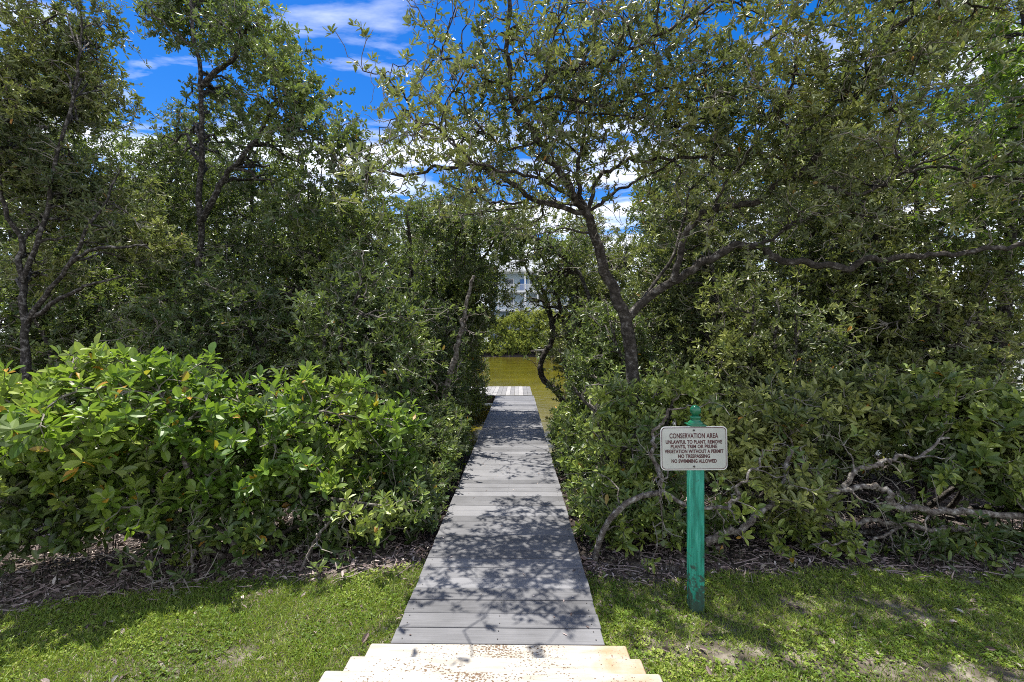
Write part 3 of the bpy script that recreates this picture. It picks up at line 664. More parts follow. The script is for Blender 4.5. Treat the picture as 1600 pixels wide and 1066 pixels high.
# --- the big spreading tree on the right of the boardwalk
p = Plant(41, 10)
trunk = [(1008, 860, 5.6), (1000, 760, 5.6), (990, 640, 5.6), (985, 560, 5.55), (975, 492, 5.5), (958, 450, 5.45), (940, 410, 5.4), (928, 368, 5.35), (918, 330, 5.3)]
p.limb([PX(*q) for q in trunk], .092, .046, K=60, wob=.016)
J = (918, 330, 5.3)
A_limbs = [
 ([J, (905, 320, 5.25), (890, 292, 5.1), (867, 259, 4.95), (841, 221, 4.8), (822, 195, 4.65), (807, 165, 4.5), (797, 125, 4.4), (792, 60, 4.25), (802, -10, 4.1), (815, -90, 4.0)], .056, .016),
 ([J, (909, 311, 5.3), (901, 277, 5.25), (905, 244, 5.2), (916, 195, 5.1), (921, 150, 5.05), (913, 105, 5.0), (930, 40, 4.9), (940, -30, 4.8)], .038, .012),
 ([J, (924, 312, 5.3), (930, 290, 5.3), (950, 272, 5.25), (980, 255, 5.2), (1017, 249, 5.1), (1055, 250, 5.0), (1110, 248, 4.9), (1180, 243, 4.8), (1240, 250, 4.7)], .036, .012),
 ([J, (900, 332, 5.25), (867, 321, 5.15), (830, 311, 5.05), (800, 285, 4.95), (770, 264, 4.85), (740, 261, 4.8), (680, 263, 4.7), (642, 270, 4.65), (590, 268, 4.6), (560, 274, 4.6)], .046, .010),
 ([(830, 311, 5.05), (800, 318, 4.9), (760, 312, 4.8), (740, 300, 4.75), (700, 290, 4.7)], .016, .006),
 ([J, (938, 320, 5.3), (961, 300, 5.3), (999, 282, 5.3), (1040, 262, 5.2), (1075, 225, 5.1), (1110, 190, 5.0)], .024, .008),
 ([(805, 160, 4.5), (830, 146, 4.5), (867, 112, 4.5), (924, 97, 4.45), (965, 86, 4.4), (1010, 67, 4.3), (1060, 40, 4.2), (1110, 10, 4.1), (1150, -30, 4.0)], .028, .010),
 ([(812, 172, 4.5), (860, 152, 4.55), (942, 165, 4.6), (995, 150, 4.6), (1070, 131, 4.5), (1130, 105, 4.4)], .020, .008),
 ([(822, 165, 4.55), (886, 172, 4.7), (991, 184, 4.7), (1017, 169, 4.65), (1070, 157, 4.6), (1130, 150, 4.5)], .018, .007),
 ([(770, 264, 4.85), (744, 259, 4.75), (722, 236, 4.65), (699, 214, 4.6), (680, 199, 4.55), (654, 184, 4.5), (627, 150, 4.45), (609, 124, 4.4), (594, 103, 4.4)], .022, .006),
 ([(797, 130, 4.4), (775, 128, 4.35), (755, 122, 4.3), (740, 103, 4.25), (710, 94, 4.2), (682, 72, 4.2), (672, 40, 4.15)], .018, .006),
 ([(841, 221, 4.8), (800, 232, 4.75), (775, 222, 4.7), (740, 190, 4.6), (720, 150, 4.5), (700, 120, 4.45)], .018, .006),
 ([(905, 244, 5.2), (880, 210, 5.1), (900, 170, 5.0), (950, 130, 4.9), (970, 90, 4.8)], .016, .006),
 ([(867, 259, 4.95), (850, 200, 4.7), (850, 120, 4.5), (870, 50, 4.3), (880, -10, 4.2)], .018, .006),
 ([(905, 315, 5.25), (860, 290, 4.8), (800, 270, 4.4), (740, 250, 4.1), (700, 215, 3.9), (660, 200, 3.8)], .022, .007),
 ([(940, 395, 5.4), (925, 372, 5.2), (895, 360, 5.1), (862, 365, 5.0), (840, 372, 4.95)], .018, .006),
 # right stem
 ([(978, 500, 5.52), (1000, 476, 5.45), (1030, 452, 5.4), (1060, 436, 5.3), (1090, 415, 5.2), (1136, 388, 5.1), (1177, 385, 5.0), (1212, 403, 4.9), (1263, 415, 4.85), (1313, 420, 4.8), (1349, 405, 4.75), (1405, 403, 4.7), (1465, 398, 4.65), (1541, 393, 4.6), (1610, 386, 4.5), (1700, 380, 4.4)], .074, .018),
 ([(1050, 441, 5.3), (1060, 405, 5.25), (1070, 368, 5.2), (1085, 345, 5.15), (1111, 332, 5.1), (1161, 320, 5.0), (1202, 299, 4.9), (1253, 264, 4.8), (1288, 223, 4.7), (1313, 182, 4.6), (1336, 147, 4.5), (1359, 101, 4.4), (1384, 56, 4.3), (1415, 25, 4.25), (1445, -10, 4.2), (1490, -60, 4.1)], .056, .020),
 ([(1253, 264, 4.8), (1263, 276, 4.78), (1285, 294, 4.7), (1344, 304, 4.65), (1389, 289, 4.6), (1435, 266, 4.55), (1496, 271, 4.5), (1547, 279, 4.45), (1610, 294, 4.4)], .028, .010),
 ([(1055, 210, 5.0), (1095, 185, 4.9), (1136, 175, 4.8), (1182, 177, 4.7), (1215, 195, 4.6), (1260, 205, 4.5)], .020, .009),
 ([(1212, 180, 4.6), (1235, 132, 4.5), (1237, 101, 4.45), (1253, 56, 4.4), (1275, 10, 4.35)], .016, .006),
 ([(1111, 332, 5.1), (1130, 290, 5.0), (1170, 240, 4.9), (1190, 190, 4.8)], .02, .008),
 ([(1177, 385, 5.0), (1210, 370, 4.95), (1250, 345, 4.9), (1300, 330, 4.8), (1360, 345, 4.7)], .022, .008),
 ([(1384, 56, 4.3), (1390, 20, 4.2), (1440, -5, 4.1), (1500, 10, 4.0), (1560, 20, 4.0)], .022, .008),
 ([(1336, 147, 4.5), (1370, 165, 4.4), (1400, 190, 4.3), (1390, 250, 4.3), (1385, 285, 4.3)], .014, .006),
 ([(1000, 476, 5.45), (1060, 380, 5.6), (1075, 300, 5.6), (1120, 250, 5.5)], .026, .010),
 ([J, (895, 318, 5.8), (850, 318, 6.4), (790, 328, 7.0), (720, 335, 7.4), (650, 345, 7.7)], .032, .008),
 ([(895, 318, 5.8), (880, 290, 6.2), (840, 265, 6.7), (790, 255, 7.1), (740, 262, 7.4)], .022, .007),
 ([(850, 318, 6.4), (840, 345, 7.0), (800, 360, 7.7), (770, 362, 8.3)], .018, .006),
]
for pts, r0, r1 in A_limbs:
    p.limb([PX(*q) for q in pts], r0 * (.74 if r0 > .03 else .85), r1 * .9, K=len(pts) * 6, wob=.022, sides=8 if r0 > .03 else 6)
P0 = p.P.copy(); rr = p.R.copy()
thin = np.where(rr < .034)[0]
def px_of(Q): return 810 + Q[:, 0] / Q[:, 1] * F, 535 - (Q[:, 2] - CAMZ) / Q[:, 1] * F
sel = p.rng.choice(thin, 430)
T = P0[sel] + p.rng.normal(0, 1, (430, 3)) * np.array([.30, .34, .26]) + np.array([0, 0, .10])
hi = thin[(P0[thin, 2] > 4.0) & (P0[thin, 0] > .4)]; s2 = p.rng.choice(hi, 170); T = np.concatenate([T, P0[s2] + p.rng.normal(0, 1, (170, 3)) * np.array([.40, .35, .28]) + np.array([0, 0, .15])])
jd = np.linalg.norm(T - PX(*J), axis=1); T = T[(T[:, 2] > 3.0) & (p.rng.random(len(T)) < np.clip((jd - .45) / 1.0, .08, 1))]
C1, D1 = p.grow(T, .012, .005, 8, 5, up=.1, follow=.6, wig=.05)
T = p.scatter(C1[:, -1], 4, (.18, .18, .15))
C2, D2 = p.grow(T, .006, .0032, 5, 4, up=.05, mb=p.crown)
bt = p.rng.choice(len(P0), 520); T = P0[bt] + p.rng.normal(0, 1, (520, 3)) * np.array([.32, .22, .22]) + np.array([0, 0, .16])
bt = T[:, 2] > 2.6; p.grow(T[bt], .0065, .0022, 8, 4, up=.2, follow=.6, wig=.05, mb=p.crown)
right = C2[:, -1, 0] > 1.3
T = np.concatenate([p.scatter(C2[right][:, -1], 3, (.14, .14, .12)), p.scatter(C2[~right][:, -1], 2, (.10, .10, .09))])
C3, D3 = p.grow(T, .0035, .002, 4, 3, up=0, mb=p.crown)
p.foliate(C3, D3, at=(1., .55), k=6, L=.070, W=.026, lod=1, upb=.35, tint=(.2, .88), yellow=.008, spread=(20, 70))
p.finish('spreading_mangrove', 'large spreading mangrove with dark crooked limbs arching over the boardwalk from its right side', 'tree', PX(1008, 866, 5.6), (M['bark'], M['leaf_olive']))

# --- generic mangrove tree
def tree(seed, x, y, H, rx, ry, z0, label, leafm='leaf_deep', n=(40, 170, 7), name='mangrove_tree', group='mangrove trees crowding the boardwalk', trunk=None, blobs=None, barkm='bark_dark', L=.08, W=.036, lod=1, r0=None, at=(1., .72), k=6, yellow=.003, sig=(.22, .22, .17), tint=(.15, .8), cat='tree', extra=(), lean=(0, 0)):
    p = Plant(seed, 7); b = np.array([x, y, float(gz(x, y)) - .05]); r0 = r0 or .014 * H + .02
    if trunk is None:
        nst = p.rng.integers(2, 4)
        for i in range(nst):
            a = p.rng.random() * 2 * pi; top = np.array([x + lean[0] + cos(a) * rx * .45, y + lean[1] + sin(a) * ry * .45, H * p.rng.uniform(.72, .92)])
            c1 = b + (top - b) * .35 + p.rng.normal(0, .13, 3) * (1, 1, .3); c2 = b + (top - b) * .7 + p.rng.normal(0, .16, 3) * (1, 1, .3)
            p.limb([b + np.append(p.rng.normal(0, .08, 2), 0), c1, c2, top], r0, r0 * .2, K=16, wob=.02)
    else:
        for pts, a0, a1 in trunk: p.limb([PX(*q) for q in pts], a0, a1, K=len(pts) * 5, wob=.02)
    if blobs is None:
        blobs = []
        for i in range(7):
            a = i * 2.4 + p.rng.random(); f = i / 6
            zc = z0 + (H - z0) * (.18 + .68 * f); sp = (1 - .35 * f)
            blobs.append((np.array([x + lean[0] * (.4 + .6 * f) + cos(a) * rx * .5 * sp, y + lean[1] * (.4 + .6 * f) + sin(a) * ry * .5 * sp, zc]), (rx * .62 * sp, ry * .62 * sp, (H - z0) * .24)))
    T = clear_corridor(p.blob_targets(blobs, n[0], 2.2), 2.5, .05); p.grow(T, r0 * .5, .010, 7, 5, up=.15)
    T = clear_corridor(p.blob_targets(blobs, int(n[1] * .98), 3.0), 2.5, .05); C2, _ = p.grow(T, .014, .005, 5, 4, up=.05, mb=p.crown)
    T = clear_corridor(p.scatter(C2[:, -1], int(n[2] * 1.4), np.array(sig) * .86), 2.4, 0); T = T[T[:, 2] > np.maximum(gz(T[:, 0], T[:, 1]), WATER_Z) + .1]
    bt = p.blob_targets([(c_, (r_[0] * 1.08, r_[1] * 1.08, r_[2] * 1.1)) for c_, r_ in blobs], 170, 6); p.grow(clear_corridor(bt, 2.5, .05), .008, .003, 6, 4, up=.1, mb=p.crown)
    C, D = p.grow(T, .006, .0035, 4, 3, up=0, mb=p.crown)
    p.foliate(C, D, at=at, k=k, L=L, W=W, lod=lod, yellow=yellow, tint=tint)
    return p.finish(name, label, cat, b, (M[barkm], M[leafm]), group)

# left side
tree(51, PX(25, 0, 5.3)[0], 5.3, 6.0, 1.4, 1.2, 2.2, 'left edge mangrove with several dark stems fanning out from a low fork', 'leaf_olive', L=.072, W=.03, n=(60, 330, 8),
     trunk=[([(28, 760, 5.3), (30, 600, 5.3), (28, 515, 5.3), (22, 440, 5.3), (18, 380, 5.3), (-10, 300, 5.2), (-20, 200, 5.1)], .048, .015),
            ([(30, 505, 5.3), (60, 460, 5.2), (95, 415, 5.1), (140, 388, 5.0), (190, 384, 5.0), (235, 380, 4.9)], .03, .008),
            ([(30, 500, 5.3), (80, 470, 5.2), (130, 445, 5.1), (190, 428, 5.0)], .03, .008),
            ([(22, 440, 5.3), (50, 360, 5.3), (80, 250, 5.3), (110, 130, 5.3), (120, 20, 5.2)], .030, .008),
            ([(95, 415, 5.1), (140, 340, 5.2), (180, 260, 5.3)], .02, .008)],
     blobs=[B(30, 90, 5.8, .9, .7, .55), B(110, 150, 5.9, .7, .6, .5), B(20, 260, 5.8, .8, .5, .5), B(130, 300, 5.8, .7, .5, .5), B(90, 30, 5.6, .55, .6, .35), B(200, 370, 5.7, .5, .4, .4), B(40, 420, 6.0, .6, .4, .35), B(-80, 150, 5.2, .9, .8, .9)], sig=(.17, .17, .14))
tree(52, PX(305, 0, 7.4)[0], 7.4, 8.2, 2, 1.6, 3.0, 'tall slender mangrove with one straight dark trunk and a side limb rising to the right', 'leaf_deep', n=(60, 290, 7), L=.080, W=.040,
     trunk=[([(300, 700, 7.4), (303, 600, 7.4), (304, 475, 7.4), (306, 340, 7.4), (308, 230, 7.4), (311, 130, 7.35), (300, 60, 7.3), (290, -20, 7.2)], .062, .02),
            ([(306, 350, 7.4), (330, 305, 7.3), (352, 270, 7.25), (385, 230, 7.2), (412, 190, 7.1), (430, 140, 7.0)], .055, .015),
            ([(311, 130, 7.35), (335, 105, 7.3), (362, 80, 7.2), (378, 40, 7.1), (380, -30, 7.0)], .05, .015),
            ([(412, 195, 7.1), (450, 200, 7.0), (500, 215, 6.9)], .02, .008),
            ([(300, 70, 7.3), (270, 50, 7.2), (240, 20, 7.1), (225, 10, 7.1)], .02, .008)],
     blobs=[B(320, 20, 8.0, .9, .8, .55), B(400, 60, 7.2, .65, .8, .5), B(250, 15, 7.6, .5, .6, .3), B(440, 150, 7.1, .75, .8, .5), B(350, 170, 8.4, .6, .7, .4), B(500, 210, 7.0, .75, .7, .35), B(415, 260, 8.0, .9, .7, .5), B(540, 270, 7.0, .45, .5, .35), B(280, 250, 8.4, .6, .7, .5), B(470, 330, 7.2, .5, .6, .4)], sig=(.2, .2, .16))
G = 'mangroves massed behind the left bush'
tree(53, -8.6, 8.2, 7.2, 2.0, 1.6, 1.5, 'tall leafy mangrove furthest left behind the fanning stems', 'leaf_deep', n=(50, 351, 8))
tree(54, -6.6, 9.6, 6.7, 1.9, 1.5, .9, 'dense mangrove immediately left of and behind the straight slender trunk', 'leaf_deep', n=(50, 351, 8))
tree(55, -4.3, 9.0, 5.0, 1.7, 1.4, .6, 'dense rounded mangrove just right of the straight slender trunk', 'leaf_deep', n=(50, 364, 8))
tree(56, -2.6, 8.0, 4.7, 1.45, 1.2, .4, 'shorter dark mangrove left of the pale dead trunk', 'leaf_deep', n=(50, 250, 8))
tree(57, -1.9, 10.8, 5.5, 1.35, 1.5, .6, 'mangrove leaning over the left side of the boardwalk near the dock', 'leaf_deep', n=(60, 330, 8), lean=(.7, 0))
tree(58, -3.6, 12.6, 5.4, 1.6, 1.4, .5, 'mangrove standing at the water edge left of the dock', 'leaf_deep', n=(40, 297, 8))
tree(59, -7.0, 6.6, 3.2, 1.5, .9, .3, 'low thicket-like mangrove under the left edge fanning stems', 'leaf_deep', n=(40, 220, 7))
tree(60, -4.4, 6.3, 2.9, 1.3, .9, .2, 'low dark mangrove directly behind the middle of the bright bush', 'leaf_deep', n=(40, 220, 7))
tree(61, -2.05, 6.0, 2.9, .95, .9, .1, 'shadowy mangrove between the bright bush and the boardwalk', 'leaf_deep', n=(40, 230, 7))
tree(62, -1.62, 8.4, 2.7, .85, 1.3, -.1, 'low mangrove hugging the left boardwalk edge beside the pale trunk', 'leaf_deep', n=(40, 180, 7))
tree(63, -12.0, 8.5, 8.0, 2.4, 1.6, .6, 'tall mangrove mostly cut off by the left edge of the picture', 'leaf_deep', n=(40, 200, 7))
tree(64, -9.5, 13, 8.2, 2.6, 1.8, 1, 'tall far mangrove filling the gaps behind the left trees', 'leaf_deep', n=(50, 260, 8), L=.10, W=.046)
tree(65, -5.6, 13.5, 6.0, 2.2, 1.6, .8, 'far mangrove showing between the slender trunk and the cloud gap', 'leaf_deep', n=(50, 250, 8), L=.10, W=.046)
tree(66, -3.0, 15.0, 5.6, 1.9, 1.3, .2, 'far mangrove closing the view behind the water edge left of the dock', 'leaf_deep', n=(50, 300, 8), L=.12, W=.056)
tree(67, -7.4, 15.5, 6.4, 2.6, 1.3, .4, 'broad far mangrove low behind the rounded mangroves', 'leaf_deep', n=(50, 330, 8), L=.12, W=.056)
tree(68, -12.5, 15, 8.0, 2.8, 1.4, .4, 'broad far mangrove behind the furthest left trees', 'leaf_deep', n=(50, 300, 8), L=.12, W=.056)
tree(69, 5.0, 14.5, 6.6, 2.4, 1.3, .3, 'broad far mangrove closing the view behind the sign post', 'leaf_deep', n=(50, 330, 8), L=.12, W=.056)
# pale dead trunk and the bent trunk by the water
bare(71, 'dead_mangrove', 'pale weathered mangrove trunk leaning beside the left edge of the boardwalk', [
    ([(672, 720, 7.2), (684, 660, 7.2), (700, 600, 7.2), (710, 560, 7.2), (720, 520, 7.2), (724, 505, 7.2), (728, 480, 7.2), (740, 430, 7.2)], .075, .03),
    ([(720, 520, 7.2), (728, 512, 7.15), (730, 490, 7.1)], .02, .012),
    ([(700, 592, 7.2), (715, 575, 7.1), (722, 560, 7.1)], .015, .006),
    ([(690, 640, 7.2), (678, 600, 7.1), (670, 560, 7.1)], .03, .01)], (672, 725, 7.2), M['bark_pale'], 10)
bare(72, 'bent_mangrove', 'dark S-shaped mangrove trunk bending over the water right of the dock', [
    ([(905, 690, 12.2), (888, 640, 12.2), (868, 610, 12.2), (849, 592, 12.2), (844, 575, 12.2), (850, 555, 12.2), (862, 535, 12.2), (862, 510, 12.2), (857, 480, 12.2), (848, 455, 12.1), (840, 430, 12)], .13, .05),
    ([(862, 535, 12.2), (885, 520, 12.2), (905, 500, 12.0)], .05, .02),
    ([(860, 500, 12.2), (885, 480, 12), (900, 470, 11.8)], .03, .015)], (905, 690, 12.2), M['bark'], 20)

# right side
tree(81, 2.9, 7.3, 4.8, 1.3, 1.2, .5, 'dark mangrove directly behind the fork of the big spreading tree', 'leaf_olive', n=(50, 250, 8))
tree(82, 4.9, 6.9, 5.4, 1.5, 1.2, .6, 'olive mangrove behind the sign post and the long horizontal limb', 'leaf_olive', n=(50, 280, 8))
tree(83, 6.7, 6.8, 7.0, 1.9, 1.3, .5, 'tall mangrove filling the upper right behind the arching limbs', 'leaf_deep', n=(55, 300, 8))
tree(84, 6.6, 5.3, 6.2, 1.0, .9, 3.0, 'leafy mangrove with large leaves hanging into the top right corner', 'leaf_bright', n=(40, 100, 5), L=.09, W=.042, tint=(0, .6), yellow=.01, r0=.05, lean=(-1.5, -.2))
tree(85, 4.0, 9.9, 6.2, 1.7, 1.4, .6, 'far mangrove behind the middle of the right side', 'leaf_olive', n=(50, 351, 8))
tree(86, 6.8, 10.4, 7.6, 2.1, 1.5, .5, 'far tall mangrove behind the right side', 'leaf_deep', n=(50, 378, 8), L=.09, W=.042)
tree(87, 1.85, 10.2, 4.6, 1.2, 1.4, .0, 'mangrove right of the boardwalk in front of the bent trunk', 'leaf_olive', n=(45, 200, 7))
tree(88, 1.5, 7.3, 2.4, .85, 1.3, -.1, 'low mangrove hugging the right boardwalk edge below the big tree', 'leaf_deep', n=(40, 200, 7))
tree(89, 3.3, 5.9, 2.5, 1.1, .7, .1, 'low dark mangrove behind the olive shrub by the sign', 'leaf_olive', n=(40, 200, 7))
tree(90, 5.4, 6.0, 3.0, 1.3, .8, .1, 'low mangrove behind the sprawling grey limbs', 'leaf_olive', n=(40, 230, 7), tint=(.3, .88))
tree(91, 2.5, 13.2, 5.2, 1.5, 1.3, .3, 'mangrove at the water edge right of the dock', 'leaf_olive', n=(45, 297, 8))
tree(92, 10.2, 8.2, 8.5, 2.2, 1.6, .5, 'tall mangrove cut off by the right edge behind the arching limbs', 'leaf_deep', n=(45, 240, 8))
tree(93, 9.5, 13.5, 9.0, 2.8, 1.8, .6, 'farthest tall mangrove behind the right side trees', 'leaf_deep', n=(45, 250, 8), L=.10, W=.046)
# thin canopy hanging over the far part of the boardwalk, in front of the house
tree(94, 2.0, 11.6, 5.3, 1.7, 1.1, 2.3, 'thin open mangrove arching over the far boardwalk in front of the distant house', 'leaf_olive', n=(40, 110, 5), lean=(-1.8, 0), L=.085)
tree(95, -1.9, 13.3, 4.6, 1.1, 1.0, -.2, 'low mangrove rooted in the water just left of the dock corner', 'leaf_deep', n=(45, 230, 8))
tree(96, .9, 9.2, 4.9, 1.5, 1.0, 3.0, 'slim leafy mangrove whose crown hangs high over the middle of the boardwalk', 'leaf_deep', n=(45, 190, 6), blobs=[B(745, 440, 10, .5, .5, .22), B(800, 400, 10.8, .55, .4, .20), B(860, 440, 11, .35, .3, .35), B(880, 440, 10.3, .3, .4, .2), B(690, 350, 9, .7, .7, .45), B(780, 360, 9.3, .6, .6, .4), B(875, 385, 9.4, .5, .6, .35), B(725, 420, 9.2, .5, .5, .28)], trunk=[([(950, 720, 9.3), (945, 600, 9.3), (925, 480, 9.3), (880, 400, 9.3), (790, 360, 9.2), (700, 345, 9.1)], .06, .015)])

# ------------------------------------------------------------------ far bank
rng = np.random.default_rng(77)
mb = MB(); nb = 2300
bx = rng.uniform(-75, 75, nb); bx[:500] = rng.uniform(-9, 9, 500)
bt = 4.6 + 3.6 * vnoise(bx, bx * 0, .30, 3) + 1.6 * vnoise(bx, bx * 0, 1.1, 4)
bu = rng.random(nb) ** .85
bc = np.stack([bx, 68.2 + bu * 2.6 + rng.random(nb) * 2.2, WATER_Z + .5 + bu * (bt - 1)], -1)
br = rng.uniform(.35, .95, nb)
k = 13
v = norm(rng.normal(0, 1, (nb * k, 3))); P = np.repeat(bc, k, 0) + v * np.repeat(br, k)[:, None] * rng.random((nb * k, 1)) ** .4
bt_ = np.repeat(rng.uniform(.05, .6, nb), k); k0 = P[:, 2] > WATER_Z + .12; P = P[k0]; v = v[k0]; bt_ = bt_[k0]
for q in range(3):
    kk = (bt_ * 5).astype(int) % 3 == q
    rosettes(mb, P[kk], v[kk] + [0, -.3, .6], rng, k=6, L=.30, W=.17, lod=2, tint=((.0, .35), (.25, .65), (.5, .88))[q], yellow=0)
S = np.stack([rng.uniform(-75, 75, 400), rng.uniform(68.6, 70, 400), np.full(400, -.6)], -1)
E = S + np.stack([rng.normal(0, .4, 400), rng.normal(.3, .3, 400), rng.uniform(2, 5, 400)], -1)
tubes(mb, np.stack([S, (S + E) / 2 + rng.normal(0, .15, (400, 3)), E], 1), np.tile([.07, .05, .03], (400, 1)), 4, .02)
o = mb.build('mangrove_thicket', M['leaf_far']); tag(o, 'sunlit yellow-green mangrove thicket along the far bank', kind='stuff')

# small far dock, right of the gap
fd = empty('far_dock', (3.4, 66.8, 0)); tag(fd, 'small grey dock on the far bank seen beside the bent trunk', 'dock')
mb = MB(); mb.box(-1.0, 1.6, -1.5, 1.5, .62, .78); mb.build('deck', M['plank_old'], fd)
for xx in (-.8, .4, 1.4):
    mb = MB(); mb.box(xx - .09, xx + .09, -1.4, -1.2, -1.5, .615); mb.build('pile', M['timber'], fd)

# house on the far bank
HY = 76.0
hs_ = empty('apartment_house', (4.0, HY, .7)); tag(hs_, 'pale blue-grey house with white balconies and a blue door beyond the far bank', 'house')
def hb(name, mat, x0, x1, y0, y1, z0, z1, parent=hs_, bev=0):
    mb = MB(); mb.box(x0, x1, y0, y1, z0 - .7, z1 - .7, bev); return mb.build(name, M[mat], parent)
hb('wall', 'blue_wall', -9, 13, 2.6, 12, 0.7, 14.2)
for z in (4.2, 7.35, 10.5):
    hb('balcony_slab', 'white_trim', -7.5, 11.5, 0, 2.59, z - .32, z)
    rl = hb('railing', 'white_trim', -7.5, 11.5, .06, .12, z + 1.02, z + 1.10)
    mb = MB()
    for x in np.arange(-7.45, 11.5, .16): mb.box(x, x + .05, .07, .11, z - .699, z + 1.019 - .7)
    mb.build('balusters', M['white_trim'], rl)
for x in (-7.5, -3.0, -.9, 4.2, 8.0, 11.3):
    for z0, z1 in ((.7, 3.87), (4.21, 7.02), (7.36, 10.17), (10.51, 13.6)):
        hb('post', 'white_trim', x, x + .26, .13, .39, z0, z1)
hb('balcony_roof', 'white_trim', -7.9, 11.9, -.3, 2.59, 13.62, 13.9)
for x in (-6.3, -2.0, 1.6, 6.2, 9.6):
    for z in (4.2, 7.35, 10.5):
        fr = hb('window', 'white_trim', x - .1, x + 1.5, 2.52, 2.585, z + .75, z + 2.3)
        hb('pane', 'glass', x, x + 1.4, 2.50, 2.515, z + .85, z + 2.2, parent=fr)
for x, z in ((-3.75, 10.5), (4.6, 7.35)):
    d_ = hb('door', 'blue_door', x, x + 1.2, 2.50, 2.58, z + .02, z + 2.2)
mb = MB(); z0 = 14.21 - .7
mb.add([(-9.8, 1.8, z0), (13.8, 1.8, z0), (13.8, 12.8, z0), (-9.8, 12.8, z0), (-4, 7.3, z0 + 3.6), (8, 7.3, z0 + 3.6)], [[(0, 1, 5, 4), (2, 3, 4, 5)], [(1, 2, 5), (3, 0, 4)], [(3, 2, 1, 0)]])
mb.build('roof', M['roof'], hs_)
# the neighbouring gabled house further right
h2 = empty('gabled_house', (12.2, 84, .7)); tag(h2, 'grey gabled house top showing right of the big trunk beyond the water', 'house')
hb('wall', 'white_wall', -5, 5, 0, 9, .7, 14.6, parent=h2)
mb = MB(); z0 = 14.0
mb.add([(-5.6, -.5, z0), (5.6, -.5, z0), (0, -.5, z0 + 4.2), (-5.6, 9.5, z0), (5.6, 9.5, z0), (0, 9.5, z0 + 4.2)], [[(0, 1, 2), (5, 4, 3)], [(0, 2, 5, 3), (1, 4, 5, 2), (0, 3, 4, 1)]])
mb.build('roof', M['roof'], h2)
for x in (-3, 1.4):
    fr = hb('window', 'white_trim', x, x + 1.6, -.08, -.003, 11.2, 13.2, parent=h2); hb('pane', 'glass', x + .1, x + 1.5, -.10, -.083, 11.3, 13.1, parent=fr)

# ------------------------------------------------------------------ lawn, litter, roots
def edge(x): return np.where(x < -.1, 3.10 + (x + 3.5) * .22, 3.52 + .04 * (x - .6)) + (vnoise(x, x * 0, 2.3, 5) - .5) * .22
def off_path(x, y, m=.0): return ~((x > -.74 - m) & (x < .51 + m) & (y > 2.4)) & ~((x > -.84) & (x < .61) & (y < 2.57))
rng = np.random.default_rng(91)
mb = MB(); n = 420000
x = rng.uniform(-5.2, 6.2, n); y = rng.uniform(1.7, 3.95, n)
e = edge(x); fade = np.clip((e - y) / .14 + .4, 0, 1)
bare_r = vnoise(x, y, 2.2, 11) * .6 + vnoise(x, y, 6, 12) * .4
lim = np.where(x > 0, .21, .10)
strip = (x > .7) & (np.abs(y - (2.72 + (x - 1.2) * -.12)) < .09)
dens = np.clip((bare_r - lim) / .12 + .45, .30, 1) * fade * np.where(x < 0, 1, .75) * np.where(strip, .3, 1)
keep = (rng.random(n) < dens) & off_path(x, y)
x, y = x[keep], y[keep]; n = len(x)
P = np.stack([x, y, gz(x, y) - .003], -1)
A = np.stack([rng.normal(0, .55, n), rng.normal(0, .55, n), rng.uniform(.45, 1, n)], -1)
hgt = rng.uniform(.02, .058, n) * (0.75 + .6 * vnoise(x, y, 3, 13))
leaves(mb, P, A, np.stack([rng.normal(0, 1, n), rng.normal(0, 1, n), np.full(n, .3)], -1), hgt, rng.uniform(.003, .0055, n), np.where(rng.random(n) < .05, 1., np.clip(rng.normal(.5, .2, n) + (vnoise(x, y, 1.6, 14) - .5) * .5, 0, .9)), lod=2, droop=.35, fold=.1)
n = 42000
x = rng.uniform(-5.2, 6.2, n); y = rng.uniform(1.7, 3.95, n); e = edge(x)
cl = vnoise(x, y, 2.8, 21)
keep = (rng.random(n) < np.clip((cl - .42) / .15 + .25, .05, 1) * np.clip((e - y) / .16 + .7, 0, 1)) & off_path(x, y)
x, y = x[keep], y[keep]
P = np.stack([x, y, gz(x, y) + rng.uniform(.006, .028, len(x))], -1)
rosettes(mb, P, np.tile([0, 0, 1.], (len(x), 1)), rng, k=3, L=.02, W=.016, lod=1, spread=(55, 85), tint=(.2, .9), yellow=.01)
o = mb.build('grass', M['grass']); tag(o, 'short green grass and clover-like weeds on both sides of the boardwalk', kind='stuff')

mb = MB(); n = 60000
x = rng.uniform(-6, 7, n); y = 2.2 + rng.gamma(2.2, .75, n)
e = edge(x); pr_ = np.clip((y - e) / .25 + .55, .10, 1) * np.where(y > 4.6, .8, 1)
keep = (rng.random(n) < pr_) & (y < 8.4) & off_path(x, y)
x, y = x[keep], y[keep]; n = len(x)
P = np.stack([x, y, gz(x, y) + rng.uniform(.001, .018, n)], -1)
A = np.stack([rng.normal(0, 1, n), rng.normal(0, 1, n), rng.normal(0, .3, n)], -1)
big = rng.random(n) < .55
L = np.where(big, rng.uniform(.03, .07, n), rng.uniform(.015, .04, n)); W = np.where(big, L * rng.uniform(.3, .5, n), L * .2)
leaves(mb, P, A, np.stack([rng.normal(0, .5, n), rng.normal(0, .5, n), np.ones(n)], -1), L, W, np.where(rng.random(n) < .04, 1., np.clip(rng.beta(1.6, 2.6, n), 0, .9)), lod=1, droop=.25, fold=.3)
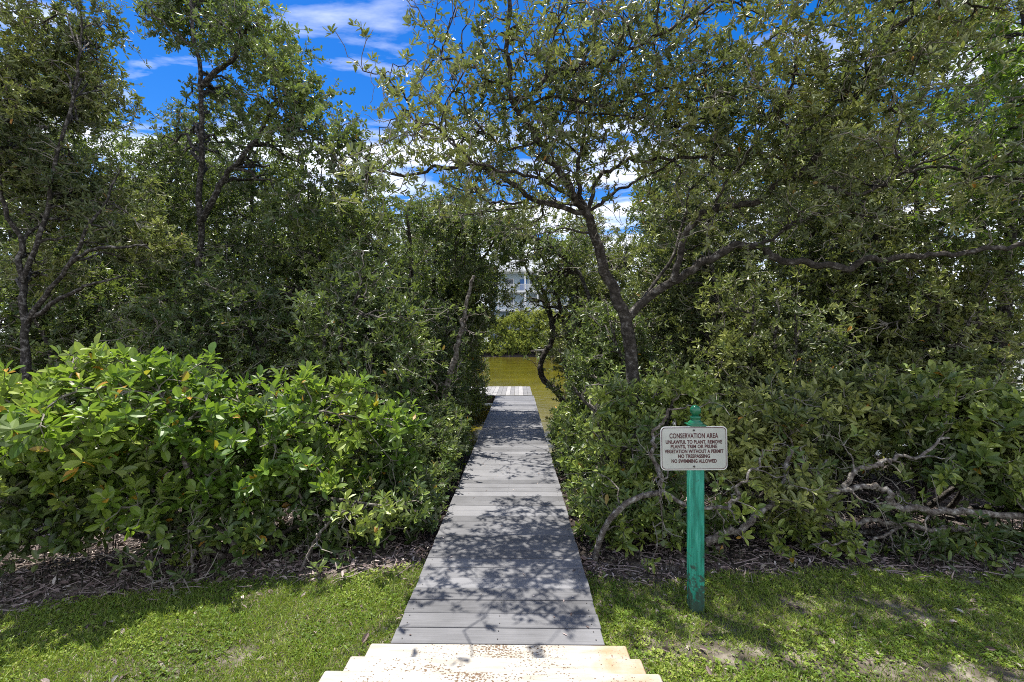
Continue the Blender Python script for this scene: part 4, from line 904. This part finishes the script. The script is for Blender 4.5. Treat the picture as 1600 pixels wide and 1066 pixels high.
# sparse twigs in the litter
n = 2600; x = rng.uniform(-6, 7, n); y = rng.uniform(2.9, 6.5, n); k = (y > edge(x) - .1) & off_path(x, y, .05); x, y = x[k], y[k]; n = len(x)
a = rng.random(n) * 2 * pi; ln = rng.uniform(.05, .28, n)
S = np.stack([x, y, gz(x, y) + .012], -1); E = S + np.stack([np.cos(a) * ln, np.sin(a) * ln, rng.uniform(0, .05, n)], -1)
k = off_path(E[:, 0], E[:, 1]); S, E = S[k], E[k]; n = len(S)
tubes(mb, np.stack([S, (S + E) / 2 + rng.normal(0, .012, (n, 3)), E], 1), np.tile([.0035, .003, .002], (n, 1)) * rng.uniform(.5, 1.6, (n, 1)), 4, .6)
o = mb.build('leaf_litter', M['litter']); tag(o, 'pinkish grey dead leaves and twigs covering the soil under the mangroves', kind='stuff')

mb = MB(); n = 3400
x = rng.uniform(-6, 7, n); y = rng.uniform(3.2, 8.2, n)
k = (vnoise(x, y, 1.4, 31) > .40) & (y > edge(x) + .02) & off_path(x, y, .04); x, y = x[k], y[k]; n = len(x)
S = np.stack([x, y, gz(x, y) - .02], -1); E = S + np.stack([rng.normal(0, .012, n), rng.normal(0, .012, n), rng.uniform(.06, .19, n)], -1)
tubes(mb, np.stack([S, (S + E) / 2 + rng.normal(0, .004, (n, 3)), E], 1), np.tile([.006, .005, .0025], (n, 1)), 5, .2)
o = mb.build('breathing_roots', M['bark_dark']); tag(o, 'dark pencil-like mangrove breathing roots sticking up from the litter', kind='stuff')

# a few fallen leaves lying on the planks and steps
mb = MB(); n = 150
x = rng.uniform(-.68, .45, n); y = rng.uniform(2.62, 12, n)
P = np.stack([x, y, np.full(n, DZ + .004)], -1); A = np.stack([rng.normal(0, 1, n), rng.normal(0, 1, n), np.zeros(n)], -1)
leaves(mb, P, A, np.tile([0, 0, 1.], (n, 1)), rng.uniform(.008, .045, n), rng.uniform(.004, .015, n), rng.uniform(.1, 1, n), 1, .02, .12)
o = mb.build('fallen_leaves', M['litter']); tag(o, 'scattered dry fallen leaves lying on the boardwalk planks', kind='stuff')
print('verts', sum(len(m.vertices) for m in bpy.data.meshes))
